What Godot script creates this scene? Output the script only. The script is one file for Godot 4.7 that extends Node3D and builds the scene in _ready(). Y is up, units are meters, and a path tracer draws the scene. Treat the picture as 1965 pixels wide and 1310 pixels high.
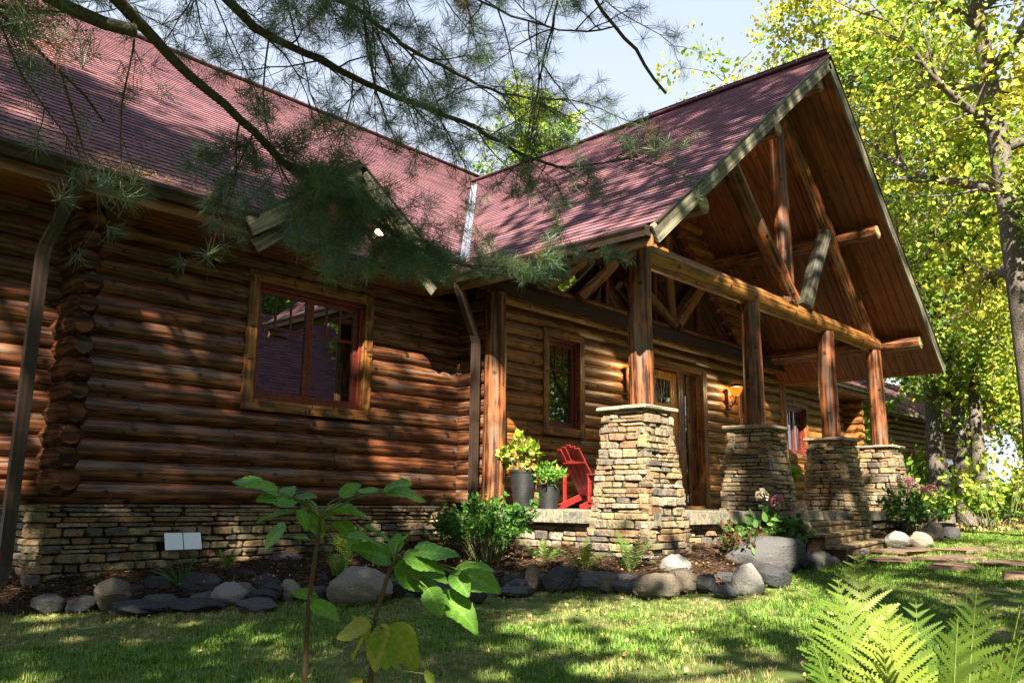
extends Node3D

const ZA := -7.8       # face of the long log wall
const ZB := -7.4       # face of the entrance wall
const ZP := -5.155     # line of the portico posts
const ZF := -4.3       # gable front of the portico
const COURSE := 0.19
const PITCH := 0.807
const PITCH_R := 0.914
const EAVE_X := 6.62
const APEX := Vector2(11.52, 6.77)
const EAVE_R := 16.06
const SUN := Vector3(1.15, -1.29, -1.0)

var M := {}
var rng := RandomNumberGenerator.new()
var used := {}
var stone_meshes := []
var rock_meshes := []

class MB:
	var v := PackedVector3Array()
	var n := PackedVector3Array()
	var t := PackedVector2Array()
	var c := PackedColorArray()
	var ix := PackedInt32Array()
	var tint := Color(1, 1, 1)
	func add(p: Vector3, nn: Vector3, uv: Vector2) -> int:
		v.append(p); n.append(nn); t.append(uv); c.append(tint)
		return v.size() - 1
	# flat convex polygon whose normal leans towards 'out'
	func poly(pts: Array, out: Vector3) -> void:
		var nn: Vector3 = ((pts[1] - pts[0]) as Vector3).cross(pts[2] - pts[0])
		if nn.length() < 1e-10 and pts.size() > 3:
			nn = ((pts[2] - pts[0]) as Vector3).cross(pts[3] - pts[0])
		if nn.length() < 1e-12:
			return
		nn = nn.normalized()
		var flip := nn.dot(out) < 0.0
		if flip: nn = -nn
		var ux: Vector3 = (pts[1] - pts[0]).normalized()
		var uy := nn.cross(ux)
		var b := v.size()
		for p in pts:
			var q: Vector3 = p - pts[0]
			v.append(p); n.append(nn); t.append(Vector2(q.dot(ux), q.dot(uy))); c.append(tint)
		for k in range(1, pts.size() - 1):
			if flip: ix.append_array([b, b + k, b + k + 1])
			else: ix.append_array([b, b + k + 1, b + k])
	func hexa(p: Array) -> void:   # p[0..3] bottom loop, p[4..7] top loop
		var m := Vector3.ZERO
		for q in p: m += q
		m /= 8.0
		for f in [[0, 1, 2, 3], [4, 5, 6, 7], [0, 1, 5, 4], [1, 2, 6, 5], [2, 3, 7, 6], [3, 0, 4, 7]]:
			var a := [p[f[0]], p[f[1]], p[f[2]], p[f[3]]]
			poly(a, (a[0] + a[1] + a[2] + a[3]) / 4.0 - m)
	func box(lo: Vector3, hi: Vector3) -> void:
		hexa([Vector3(lo.x, lo.y, lo.z), Vector3(hi.x, lo.y, lo.z), Vector3(hi.x, lo.y, hi.z), Vector3(lo.x, lo.y, hi.z),
			Vector3(lo.x, hi.y, lo.z), Vector3(hi.x, hi.y, lo.z), Vector3(hi.x, hi.y, hi.z), Vector3(lo.x, hi.y, hi.z)])
	# bevelled box centred on T, optional corner jitter
	func cbox(T: Transform3D, s: Vector3, b: float, jit := 0.0, r: RandomNumberGenerator = null) -> void:
		var P := {}
		var h := s * 0.5
		for i in 8:
			var sg := Vector3(1 if i & 1 else -1, 1 if i & 2 else -1, 1 if i & 4 else -1)
			var j := Vector3.ZERO
			if jit > 0.0: j = Vector3(r.randf_range(-jit, jit) * s.x, r.randf_range(-jit, jit) * s.y, r.randf_range(-jit, jit) * s.z)
			for a in 3:
				var q := h - Vector3(b, b, b)
				q[a] = h[a]
				P[i * 3 + a] = T * (q * sg + j)
		for a in 3:
			var e1 := 1 << ((a + 1) % 3)
			var e2 := 1 << ((a + 2) % 3)
			for side in 2:
				var o := side << a
				var q := [P[o * 3 + a], P[(o | e1) * 3 + a], P[(o | e1 | e2) * 3 + a], P[(o | e2) * 3 + a]]
				poly(q, (q[0] + q[1] + q[2] + q[3]) / 4.0 - T.origin)
			for k in 4:   # edges along axis a
				var o2 := (e1 if k & 1 else 0) | (e2 if k & 2 else 0)
				var a1 := (a + 1) % 3
				var a2 := (a + 2) % 3
				var q2 := [P[o2 * 3 + a1], P[(o2 | (1 << a)) * 3 + a1], P[(o2 | (1 << a)) * 3 + a2], P[o2 * 3 + a2]]
				poly(q2, (q2[0] + q2[1] + q2[2] + q2[3]) / 4.0 - T.origin)
		for i in 8:
			var q3 := [P[i * 3], P[i * 3 + 1], P[i * 3 + 2]]
			poly(q3, (q3[0] + q3[1] + q3[2]) / 3.0 - T.origin)
	# round bar along points with a radius at each; wob makes it uneven
	func tube(pts: Array, rad: Array, sides := 10, wob := 0.0, sd := 0, caps := true, uoff := 0.0) -> void:
		var nz := FastNoiseLite.new()
		nz.seed = sd; nz.frequency = 1.0
		var up := Vector3.UP
		var d0: Vector3 = (pts[1] - pts[0]).normalized()
		if absf(d0.y) > 0.9: up = Vector3.RIGHT
		var side := d0.cross(up).normalized()
		var rings := []
		var len := uoff
		for i in pts.size():
			var d: Vector3
			if i == 0: d = d0
			elif i == pts.size() - 1: d = (pts[i] - pts[i - 1]).normalized()
			else: d = (pts[i + 1] - pts[i - 1]).normalized()
			side = (side - d * side.dot(d)).normalized()
			var nrm := side.cross(d)
			if i > 0: len += (pts[i] - pts[i - 1]).length()
			var ring := PackedInt32Array()
			for k in sides + 1:
				var a := TAU * k / sides
				var dir := side * cos(a) + nrm * sin(a)
				var rr: float = rad[i]
				if wob > 0.0:
					rr *= 1.0 + wob * nz.get_noise_3d(cos(a) * 1.1 + sd * 3.1, sin(a) * 1.1, len * 2.2)
				ring.append(add(pts[i] + dir * rr, dir, Vector2(len * 0.5, float(k) / sides)))
			rings.append(ring)
		for i in rings.size() - 1:
			for k in sides:
				var a0: int = rings[i][k]
				var a1: int = rings[i][k + 1]
				var b0: int = rings[i + 1][k]
				var b1: int = rings[i + 1][k + 1]
				ix.append_array([a0, a1, b0, a1, b1, b0])
		if caps:
			for e in 2:
				var i2 := 0 if e == 0 else pts.size() - 1
				var dn: Vector3 = (pts[0] - pts[1]).normalized() if e == 0 else (pts[i2] - pts[i2 - 1]).normalized()
				if rad[i2] < 0.002: continue
				var ce := add(pts[i2], dn, Vector2(len * 0.5, 0.5))
				var cr := PackedInt32Array()
				for k in sides + 1:
					cr.append(add(v[rings[i2][k]], dn, Vector2(len * 0.5 + 0.02 * cos(TAU * k / sides), 0.5 + 0.05 * sin(TAU * k / sides))))
				for k in sides:
					if e == 0: ix.append_array([ce, cr[k + 1], cr[k]])
					else: ix.append_array([ce, cr[k], cr[k + 1]])
	# lay the grain along x from 'from' on: u runs lengthwise, v across
	func grain(from: int, o: Vector3, x: Vector3, y: Vector3, off: Vector2) -> void:
		var z := x.cross(y)
		for i in range(from, v.size()):
			var q := v[i] - o
			t[i] = Vector2(q.dot(x) * 0.5, (q.dot(y) + q.dot(z)) * 1.15) + off
	func mesh() -> ArrayMesh:
		var a := []
		a.resize(Mesh.ARRAY_MAX)
		a[Mesh.ARRAY_VERTEX] = v; a[Mesh.ARRAY_NORMAL] = n; a[Mesh.ARRAY_TEX_UV] = t; a[Mesh.ARRAY_COLOR] = c; a[Mesh.ARRAY_INDEX] = ix
		var m := ArrayMesh.new()
		m.add_surface_from_arrays(Mesh.PRIMITIVE_TRIANGLES, a)
		return m

# ---------------------------------------------------------------- nodes
func numbered(called: String) -> String:
	if not used.has(called):
		used[called] = 0
		return called
	used[called] += 1
	return "%s_%03d" % [called, used[called]]
func thing(called: String, label: String, category: String, at := Vector3.ZERO, group := "", turn := 0.0) -> Node3D:
	var o := Node3D.new()
	o.name = numbered(called)
	add_child(o)
	o.position = at; o.rotation.y = turn
	o.set_meta("label", label); o.set_meta("category", category)
	if group: o.set_meta("group", group)
	return o
func tag(o: Node3D, label: String, category: String, group := "", kind := "") -> Node3D:
	if label: o.set_meta("label", label)
	if category: o.set_meta("category", category)
	if group: o.set_meta("group", group)
	if kind: o.set_meta("kind", kind)
	return o
func put(called: String, mesh: Mesh, m: Material, parent: Node3D = null) -> MeshInstance3D:
	var o := MeshInstance3D.new()
	o.mesh = mesh
	o.material_override = m
	if parent == null:
		o.name = numbered(called)
		add_child(o)
	else:
		o.name = called
		parent.add_child(o, true)
	return o
func holder(called: String, parent: Node3D) -> Node3D:
	var o := Node3D.new()
	o.name = called
	parent.add_child(o, true)
	return o
func struct(called: String, mesh: Mesh, m: Material) -> MeshInstance3D:
	var o := put(called, mesh, m)
	o.set_meta("kind", "structure")
	return o
func scatter(called: String, mesh: Mesh, m: Material, places: Array, colors: Array, parent: Node3D = null) -> MultiMeshInstance3D:
	var mm := MultiMesh.new()
	mm.transform_format = MultiMesh.TRANSFORM_3D
	mm.use_colors = colors.size() > 0
	mm.mesh = mesh
	mm.instance_count = places.size()
	for i in places.size():
		mm.set_instance_transform(i, places[i])
		if colors.size() > 0: mm.set_instance_color(i, colors[i])
	var o := MultiMeshInstance3D.new()
	o.multimesh = mm
	o.material_override = m
	o.set_meta("kind", "stuff")
	if parent == null:
		o.name = numbered(called)
		add_child(o)
	else:
		o.name = called
		parent.add_child(o, true)
	return o
func R(a: float, b: float) -> float: return rng.randf_range(a, b)
func rvec(s: float) -> Vector3: return Vector3(R(-s, s), R(-s, s), R(-s, s))
func rdir() -> Vector3:
	var q := Vector3(rng.randfn(), rng.randfn(), rng.randfn())
	return q.normalized() if q.length() > 0.01 else Vector3.UP
func look(d: Vector3, roll := 0.0) -> Basis:   # local y along d
	var y := d.normalized()
	var x := y.cross(Vector3(0.31, 0.2, 0.93)).normalized()
	if x.length() < 0.5: x = y.cross(Vector3.RIGHT).normalized()
	return Basis(x, y, x.cross(y)).rotated(y, roll)

# ---------------------------------------------------------------- materials
func lin(r: float, g: float, b: float) -> Color: return Color(r, g, b).linear_to_srgb()
func mat(col: Color, rough := 0.8, spec := 0.4) -> StandardMaterial3D:
	var m := StandardMaterial3D.new()
	m.albedo_color = col
	m.roughness = rough
	m.metallic_specular = spec
	return m
func noise_tex(freq: float, ramp: Array, sd := 1, oct := 4, normal := false, strength := 4.0, size := 512) -> NoiseTexture2D:
	var n := FastNoiseLite.new()
	n.seed = sd; n.frequency = freq; n.fractal_octaves = oct
	n.noise_type = FastNoiseLite.TYPE_SIMPLEX_SMOOTH
	var t := NoiseTexture2D.new()
	t.noise = n; t.width = size; t.height = size; t.seamless = true
	if normal:
		t.as_normal_map = true; t.bump_strength = strength
	else:
		var g := Gradient.new()
		var offs := PackedFloat32Array()
		var cols := PackedColorArray()
		for i in ramp.size():
			offs.append(ramp[i][0]); cols.append(ramp[i][1])
		g.offsets = offs; g.colors = cols
		t.color_ramp = g
	return t
func tri(m: StandardMaterial3D, tex: Texture2D, scale: float, ntex: Texture2D = null, nscale := 1.0, world := true) -> StandardMaterial3D:
	m.albedo_texture = tex
	m.uv1_triplanar = true
	m.uv1_world_triplanar = world
	m.uv1_scale = Vector3(scale, scale, scale)
	if ntex:
		m.normal_enabled = true; m.normal_texture = ntex; m.normal_scale = nscale
	return m
func nbytes(w: int, h: int, sw: int, sh: int, sd: int, freq: float, oct: int) -> PackedByteArray:
	var n := FastNoiseLite.new()
	n.seed = sd; n.frequency = freq; n.fractal_octaves = oct
	var im := n.get_seamless_image(sw, sh)
	im.resize(w, h, Image.INTERPOLATE_CUBIC)
	im.convert(Image.FORMAT_L8)
	return im.get_data()
# streaky wood with knots, worn patches and checks; runs along u
func wood(sd: int, dark: Color, mid: Color, light: Color, worn: Color, wear: float, knots: int) -> Array:
	var w := 1024
	var h := 256
	var a := nbytes(w, h, 48, 512, sd, 0.03, 4)
	var b := nbytes(w, h, 160, 160, sd + 1, 0.035, 4)
	var c := nbytes(w, h, 90, 260, sd + 2, 0.02, 3)
	var d := nbytes(w, h, 24, 700, sd + 3, 0.06, 2)
	var out := PackedByteArray()
	out.resize(w * h * 3)
	var hgt := PackedByteArray()
	hgt.resize(w * h)
	for i in w * h:
		var s := (a[i] - 128) / 128.0 * 1.15 + (b[i] - 128) / 128.0 * 0.55
		var col := mid.lerp(light, clampf(s * 1.3, 0, 1)) if s > 0.0 else mid.lerp(dark, clampf(-s * 1.5, 0, 1))
		var wv := clampf(((c[i] - 128) / 128.0 + (a[i] - 128) / 300.0 - (0.45 - wear)) * 4.0, 0, 1)
		col = col.lerp(worn, wv * 0.7)
		var ck := clampf((34.0 - d[i]) / 16.0, 0, 1)
		col = col.lerp(dark * 0.35, ck * 0.8)
		out[i * 3] = int(clampf(col.r, 0, 1) * 255); out[i * 3 + 1] = int(clampf(col.g, 0, 1) * 255); out[i * 3 + 2] = int(clampf(col.b, 0, 1) * 255)
		hgt[i] = int(clampf(128 + (a[i] - 128) * 0.45 + (b[i] - 128) * 0.25 - ck * 60.0, 0, 255))
	var r := RandomNumberGenerator.new()
	r.seed = sd
	for k in knots:
		var cx := r.randi_range(0, w - 1)
		var cy := r.randi_range(0, h - 1)
		var rr := r.randf_range(4, 9)
		for y in range(-int(rr * 1.6), int(rr * 1.6) + 1):
			for x in range(-int(rr * 3.2), int(rr * 3.2) + 1):
				var e := sqrt(pow(x / (rr * 1.7), 2) + pow(y / rr, 2)) + (a[((cy + y + h) % h) * w + (cx + x + w) % w] - 128) / 500.0
				if e > 1.5: continue
				var i := ((cy + y + h) % h) * w + (cx + x + w) % w
				var f := clampf(1.5 - e, 0, 1)
				var ring := 0.75 + 0.25 * sin(e * 16.0)
				for q in 3:
					var tc: float = [dark.r, dark.g, dark.b][q] * 0.5 * ring
					out[i * 3 + q] = int(lerpf(out[i * 3 + q], tc * 255, f * 0.85))
				hgt[i] = int(clampf(lerpf(hgt[i], 170.0 - 90.0 * clampf(0.6 - e, 0, 1), f * 0.7), 0, 255))
	var im := Image.create_from_data(w, h, false, Image.FORMAT_RGB8, out)
	var hm := Image.create_from_data(w, h, false, Image.FORMAT_L8, hgt)
	hm.convert(Image.FORMAT_RGB8)
	hm.bump_map_to_normal_map(3.0)
	return [ImageTexture.create_from_image(im), ImageTexture.create_from_image(hm)]
func wood_mats(key: String, tex: Array, tints: Array, rough: float, spec := 0.5, scale := Vector3(1, 1, 1)) -> void:
	M[key] = []
	for i in tints.size():
		var m := mat(tints[i], rough, spec)
		m.albedo_texture = tex[0]
		m.normal_enabled = true; m.normal_texture = tex[1]; m.normal_scale = 0.7
		m.uv1_offset = Vector3(0.37 * i, 0.21 * i, 0)
		m.uv1_scale = scale
		M[key].append(m)
func pick(a: Array): return a[rng.randi() % a.size()]
func leaf_mat(tint: Color, back: Color, rough := 0.5) -> StandardMaterial3D:
	var m := mat(tint, rough, 0.35)
	m.vertex_color_use_as_albedo = true
	m.backlight_enabled = true; m.backlight = back
	m.cull_mode = BaseMaterial3D.CULL_DISABLED
	return m

func make_materials() -> void:
	var g := func(x: float) -> Color: return Color(x, x, x)
	var wall := wood(11, Color(0.17, 0.1, 0.065), Color(0.39, 0.24, 0.145), Color(0.54, 0.35, 0.2), Color(0.42, 0.38, 0.355), 0.2, 16)
	var greyed := wood(61, Color(0.34, 0.33, 0.28), Color(0.5, 0.49, 0.42), Color(0.62, 0.6, 0.5), Color(0.46, 0.46, 0.44), 0.1, 5)
	var honey := wood(23, Color(0.32, 0.19, 0.09), Color(0.54, 0.36, 0.18), Color(0.68, 0.48, 0.25), Color(0.46, 0.39, 0.28), 0.0, 18)
	var post := wood(37, Color(0.18, 0.11, 0.075), Color(0.46, 0.27, 0.16), Color(0.6, 0.38, 0.22), Color(0.37, 0.32, 0.28), 0.06, 22)
	wood_mats("wall", wall, [g.call(1.0), Color(0.9, 0.86, 0.84), Color(1.0, 0.93, 0.9), Color(0.86, 0.84, 0.82)], 0.5)
	wood_mats("honey", honey, [g.call(0.95), Color(0.88, 0.84, 0.78), Color(0.98, 0.93, 0.85), Color(0.86, 0.85, 0.82)], 0.5)
	wood_mats("post", post, [g.call(1.0), Color(0.9, 0.86, 0.84), Color(0.84, 0.8, 0.78)], 0.42)
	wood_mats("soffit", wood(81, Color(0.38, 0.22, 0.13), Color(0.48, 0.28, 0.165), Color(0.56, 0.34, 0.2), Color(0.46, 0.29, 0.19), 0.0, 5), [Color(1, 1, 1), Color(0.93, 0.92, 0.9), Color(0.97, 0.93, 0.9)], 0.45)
	wood_mats("beam", honey, [Color(0.95, 0.92, 0.82)], 0.5)
	wood_mats("grey_board", greyed, [Color(0.86, 0.86, 0.85), Color(0.78, 0.78, 0.78)], 0.7, 0.3)
	wood_mats("trim", honey, [Color(0.86, 0.84, 0.8), Color(0.92, 0.89, 0.84)], 0.5)
	wood_mats("step", greyed, [Color(0.95, 0.84, 0.76), Color(0.86, 0.76, 0.68)], 0.75, 0.3)
	wood_mats("door", wood(71, Color(0.58, 0.33, 0.07), Color(0.84, 0.55, 0.14), Color(0.92, 0.66, 0.24), Color(0.7, 0.46, 0.16), 0.0, 4), [Color(1, 1, 1)], 0.3)
	wood_mats("dark_door", post, [Color(1, 1, 1)], 0.35)
	wood_mats("log_end", greyed, [Color(1.2, 1.12, 0.95)], 0.7, 0.3)
	wood_mats("weathered", wall, [Color(0.8, 0.79, 0.78), Color(0.74, 0.73, 0.72)], 0.7, 0.3)  # weathered tone, with the shade on the corner log ends put into darker tints
	wood_mats("dead_wood", greyed, [Color(0.74, 0.73, 0.74)], 0.8, 0.3)
	var grain := noise_tex(0.02, [[0.0, g.call(0.55)], [0.45, g.call(0.85)], [1.0, g.call(1.1)]], 5, 5)
	var grain_n := noise_tex(0.03, [], 6, 5, true, 6.0)
	var speck := noise_tex(0.12, [[0.0, g.call(0.45)], [0.4, g.call(0.8)], [0.6, g.call(0.95)], [1.0, g.call(1.2)]], 7, 3)
	var stone_tex := noise_tex(0.012, [[0.0, Color(0.62, 0.6, 0.58)], [0.35, Color(0.8, 0.77, 0.72)], [0.55, Color(1, 0.96, 0.9)], [0.75, Color(0.92, 0.8, 0.64)], [1.0, Color(1.0, 0.98, 0.95)]], 8, 6)
	M.stone = []
	for c in [lin(0.30, 0.26, 0.19), lin(0.24, 0.22, 0.18), lin(0.19, 0.18, 0.17), lin(0.34, 0.28, 0.19), lin(0.27, 0.21, 0.15), lin(0.13, 0.13, 0.14), lin(0.33, 0.31, 0.28), lin(0.25, 0.18, 0.13), lin(0.22, 0.22, 0.16)]:
		M.stone.append(tri(mat(c, 0.85, 0.3), stone_tex, 1.7, grain_n, 1.1))
	M.mortar = tri(mat(lin(0.035, 0.032, 0.03), 0.95, 0.1), grain, 2.0)
	M.rock = []
	for c in [lin(0.055, 0.057, 0.062), lin(0.1, 0.1, 0.103), lin(0.25, 0.22, 0.175), lin(0.15, 0.125, 0.095), lin(0.27, 0.26, 0.24)]:
		M.rock.append(tri(mat(c, 0.85, 0.3), speck, 1.6, grain_n, 1.0))
	M.shingle = []
	for c in [lin(0.25, 0.122, 0.142), lin(0.205, 0.105, 0.13), lin(0.28, 0.135, 0.148), lin(0.165, 0.092, 0.12), lin(0.25, 0.128, 0.158), lin(0.225, 0.112, 0.122)]:
		M.shingle.append(tri(mat(c, 0.9, 0.25), speck, 3.0))
	M.shingle_all = tri(mat(Color.WHITE, 0.9, 0.25), speck, 3.0)
	M.shingle_all.vertex_color_use_as_albedo = true
	M.deck = mat(lin(0.05, 0.03, 0.03), 0.9)
	M.metal_brown = mat(lin(0.035, 0.022, 0.017), 0.45, 0.4)
	M.flashing = mat(lin(0.62, 0.65, 0.68), 0.35, 0.5)
	M.flashing.metallic = 0.85
	M.red = tri(mat(lin(0.20, 0.035, 0.022), 0.4, 0.5), grain, 3.0)
	M.red_chair = tri(mat(lin(0.26, 0.02, 0.018), 0.4, 0.5), grain, 3.0)
	M.glass = mat(lin(0.3, 0.32, 0.33), 0.015, 0.5)
	M.glass.metallic = 1.0
	M.lead = mat(lin(0.25, 0.25, 0.24), 0.4)
	M.lead.metallic = 0.8
	M.black_pot = tri(mat(lin(0.02, 0.021, 0.023), 0.45, 0.5), grain, 3.0)
	M.slate = []
	for c in [lin(0.24, 0.25, 0.25), lin(0.2, 0.22, 0.21), lin(0.28, 0.28, 0.26), lin(0.18, 0.2, 0.2)]:
		M.slate.append(tri(mat(c, 0.6, 0.4), stone_tex, 2.0, grain_n, 0.6))
	M.cap = tri(mat(lin(0.3, 0.3, 0.29), 0.8, 0.3), stone_tex, 2.4, grain_n, 1.0)
	M.flag = []
	for c in [lin(0.19, 0.145, 0.12), lin(0.17, 0.135, 0.12), lin(0.2, 0.16, 0.135)]:
		M.flag.append(tri(mat(c, 0.9, 0.2), stone_tex, 1.3, grain_n, 0.5))
	M.lawn = tri(mat(Color.WHITE, 0.95, 0.1), noise_tex(0.01, [[0.0, lin(0.08, 0.07, 0.035)], [0.4, lin(0.07, 0.1, 0.028)], [0.6, lin(0.08, 0.12, 0.03)], [0.8, lin(0.15, 0.14, 0.065)], [1.0, lin(0.19, 0.155, 0.085)]], 9, 5), 0.45)
	M.soil = tri(mat(Color.WHITE, 0.95, 0.15), noise_tex(0.03, [[0.0, lin(0.012, 0.008, 0.006)], [0.5, lin(0.035, 0.022, 0.015)], [0.75, lin(0.07, 0.042, 0.025)], [1.0, lin(0.14, 0.09, 0.055)]], 10, 5), 1.6, grain_n, 1.6)
	M.litter_ground = tri(mat(Color.WHITE, 0.95, 0.15), noise_tex(0.03, [[0.0, lin(0.05, 0.035, 0.02)], [0.5, lin(0.12, 0.08, 0.045)], [1.0, lin(0.25, 0.15, 0.08)]], 12, 5), 0.8)
	M.bark = tri(mat(Color.WHITE, 0.9, 0.2), noise_tex(0.02, [[0.0, lin(0.05, 0.042, 0.035)], [0.5, lin(0.13, 0.115, 0.095)], [1.0, lin(0.25, 0.23, 0.2)]], 13, 5), 1.8, grain_n, 1.6)
	M.pine_bark = tri(mat(Color.WHITE, 0.9, 0.2), noise_tex(0.03, [[0.0, lin(0.03, 0.026, 0.02)], [0.5, lin(0.075, 0.066, 0.05)], [1.0, lin(0.13, 0.12, 0.09)]], 14, 5), 4.0, grain_n, 1.4)
	M.twig = mat(lin(0.09, 0.06, 0.035), 0.9, 0.2)
	M.pale_twig = mat(lin(0.36, 0.31, 0.25), 0.8, 0.2)
	M.stem = mat(lin(0.12, 0.14, 0.05), 0.7, 0.3)
	M.leaf = leaf_mat(Color.WHITE, Color(0.85, 0.85, 0.6))
	M.needle = leaf_mat(Color.WHITE, Color(0.5, 0.52, 0.4), 0.35)
	M.grass = leaf_mat(Color.WHITE, Color(0.7, 0.7, 0.4), 0.6)
	M.dry = leaf_mat(Color.WHITE, Color(0.3, 0.25, 0.15), 0.8)
	M.chip = mat(Color.WHITE, 0.95, 0.15)
	M.chip.vertex_color_use_as_albedo = true
	M.petal = leaf_mat(Color.WHITE, Color(0.5, 0.4, 0.4), 0.7)
const ROCKS := [[2.44,-0.83,-7.69,0.47,0.09,3],[2.73,-0.82,-7.68,0.22,0.11,0],[2.83,-0.81,-7.55,0.20,0.11,0],[2.83,-0.81,-7.11,0.25,0.19,3],[3.09,-0.81,-7.33,0.22,0.13,0],[3.30,-0.80,-7.34,0.28,0.17,0],[3.76,-0.78,-7.80,0.20,0.07,1],[3.56,-0.79,-7.12,0.39,0.21,0],[3.92,-0.78,-7.36,0.12,0.09,3],[3.59,-0.79,-6.59,0.24,0.14,4],[2.88,-0.81,-6.70,0.39,0.08,0],[3.25,-0.80,-6.49,0.46,0.07,0],[4.08,-0.77,-7.26,0.24,0.18,0],[4.09,-0.77,-6.85,0.28,0.18,0],[4.08,-0.77,-6.44,0.17,0.13,2],[3.82,-0.78,-6.39,0.24,0.10,0],[4.44,-0.76,-6.97,0.22,0.12,0],[4.56,-0.75,-6.75,0.25,0.12,0],[4.19,-0.77,-6.15,0.31,0.11,0],[3.60,-0.79,-6.13,0.27,0.09,1],[4.36,-0.76,-5.83,0.46,0.22,2],[4.80,-0.74,-5.87,0.18,0.15,0],[4.83,-0.66,-7.77,0.52,0.16,1],[4.96,-0.74,-5.06,0.22,0.13,0],[5.97,-0.70,-5.71,0.19,0.11,1],[5.71,-0.71,-5.24,0.18,0.10,1],[5.47,-0.72,-5.05,0.32,0.07,1],[5.74,-0.71,-5.08,0.12,0.19,3],[5.89,-0.71,-4.89,0.28,0.18,0],[6.15,-0.70,-4.67,0.35,0.14,1],[6.55,-0.68,-4.61,0.24,0.10,0],[6.40,-0.69,-4.39,0.24,0.08,1],[6.15,-0.70,-4.01,0.35,0.17,3],[7.00,-0.59,-4.36,0.25,0.15,4],[6.57,-0.68,-4.01,0.25,0.16,3],[6.63,-0.68,-3.82,0.15,0.13,0],[7.19,-0.66,-3.96,0.22,0.11,0],[6.50,-0.68,-3.56,0.18,0.09,1],[6.76,-0.68,-3.48,0.25,0.20,4],[7.36,-0.65,-3.55,0.30,0.15,0],[8.22,-0.62,-3.99,0.73,0.31,1],[8.82,-0.60,-3.92,0.14,0.14,0],[8.93,-0.60,-3.86,0.20,0.14,1],[9.24,-0.59,-3.88,0.22,0.13,2],[9.52,-0.58,-3.87,0.15,0.09,0],[9.76,-0.57,-3.84,0.24,0.13,1],[10.57,-0.54,-4.02,0.29,0.13,1],[11.14,-0.52,-4.77,0.30,0.25,2],[16.59,-0.45,-5.81,0.32,0.28,2],[12.25,-0.48,-4.03,0.30,0.17,4],[12.42,-0.47,-3.79,0.27,0.16,2],[14.83,-0.45,-4.43,0.34,0.15,4],[13.89,-0.45,-4.03,0.38,0.24,3],[15.26,-0.45,-4.16,0.26,0.17,1],[19.83,-0.45,-5.51,0.34,0.17,1],[5.04,-0.74,-5.72,0.26,0.13,0],[4.95,-0.74,-5.31,0.27,0.12,0]]
const LEAF_A := [[Vector3(1.19,0.08,-1.87),Vector3(1.08,0.09,-1.87)],[Vector3(1.20,0.05,-1.89),Vector3(1.09,0.04,-1.89)],[Vector3(1.19,0.06,-1.85),Vector3(1.20,0.01,-1.82)],[Vector3(1.22,0.01,-1.95),Vector3(1.18,-0.04,-2.03)],[Vector3(1.26,0.05,-1.90),Vector3(1.26,-0.01,-1.85)],[Vector3(1.20,0.08,-1.91),Vector3(1.23,0.10,-1.84)],[Vector3(1.15,0.10,-1.89),Vector3(1.06,0.13,-1.87)],[Vector3(1.18,0.09,-1.87),Vector3(1.18,0.12,-1.96)],[Vector3(1.15,0.12,-1.98),Vector3(1.11,0.14,-2.06)],[Vector3(1.29,0.06,-1.89),Vector3(1.34,0.07,-1.79)],[Vector3(1.29,0.09,-1.82),Vector3(1.34,0.13,-1.80)],[Vector3(1.36,0.10,-1.83),Vector3(1.44,0.13,-1.83)],[Vector3(1.42,0.11,-1.80),Vector3(1.43,0.14,-1.71)],[Vector3(1.40,0.11,-1.78),Vector3(1.51,0.11,-1.72)],[Vector3(1.29,0.03,-1.84),Vector3(1.32,-0.01,-1.76)],[Vector3(1.29,0.05,-1.84),Vector3(1.33,0.05,-1.73)],[Vector3(1.39,0.01,-1.84),Vector3(1.50,-0.03,-1.82)],[Vector3(1.25,-0.02,-1.88),Vector3(1.19,0.00,-1.88)],[Vector3(1.30,0.04,-1.89),Vector3(1.33,0.08,-1.89)],[Vector3(1.34,0.00,-1.86),Vector3(1.39,-0.07,-1.89)],[Vector3(1.22,0.09,-1.89),Vector3(1.26,0.05,-1.85)],[Vector3(1.27,-0.17,-1.86),Vector3(1.21,-0.14,-1.89)],[Vector3(1.22,-0.17,-1.82),Vector3(1.26,-0.20,-1.75)]]
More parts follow.
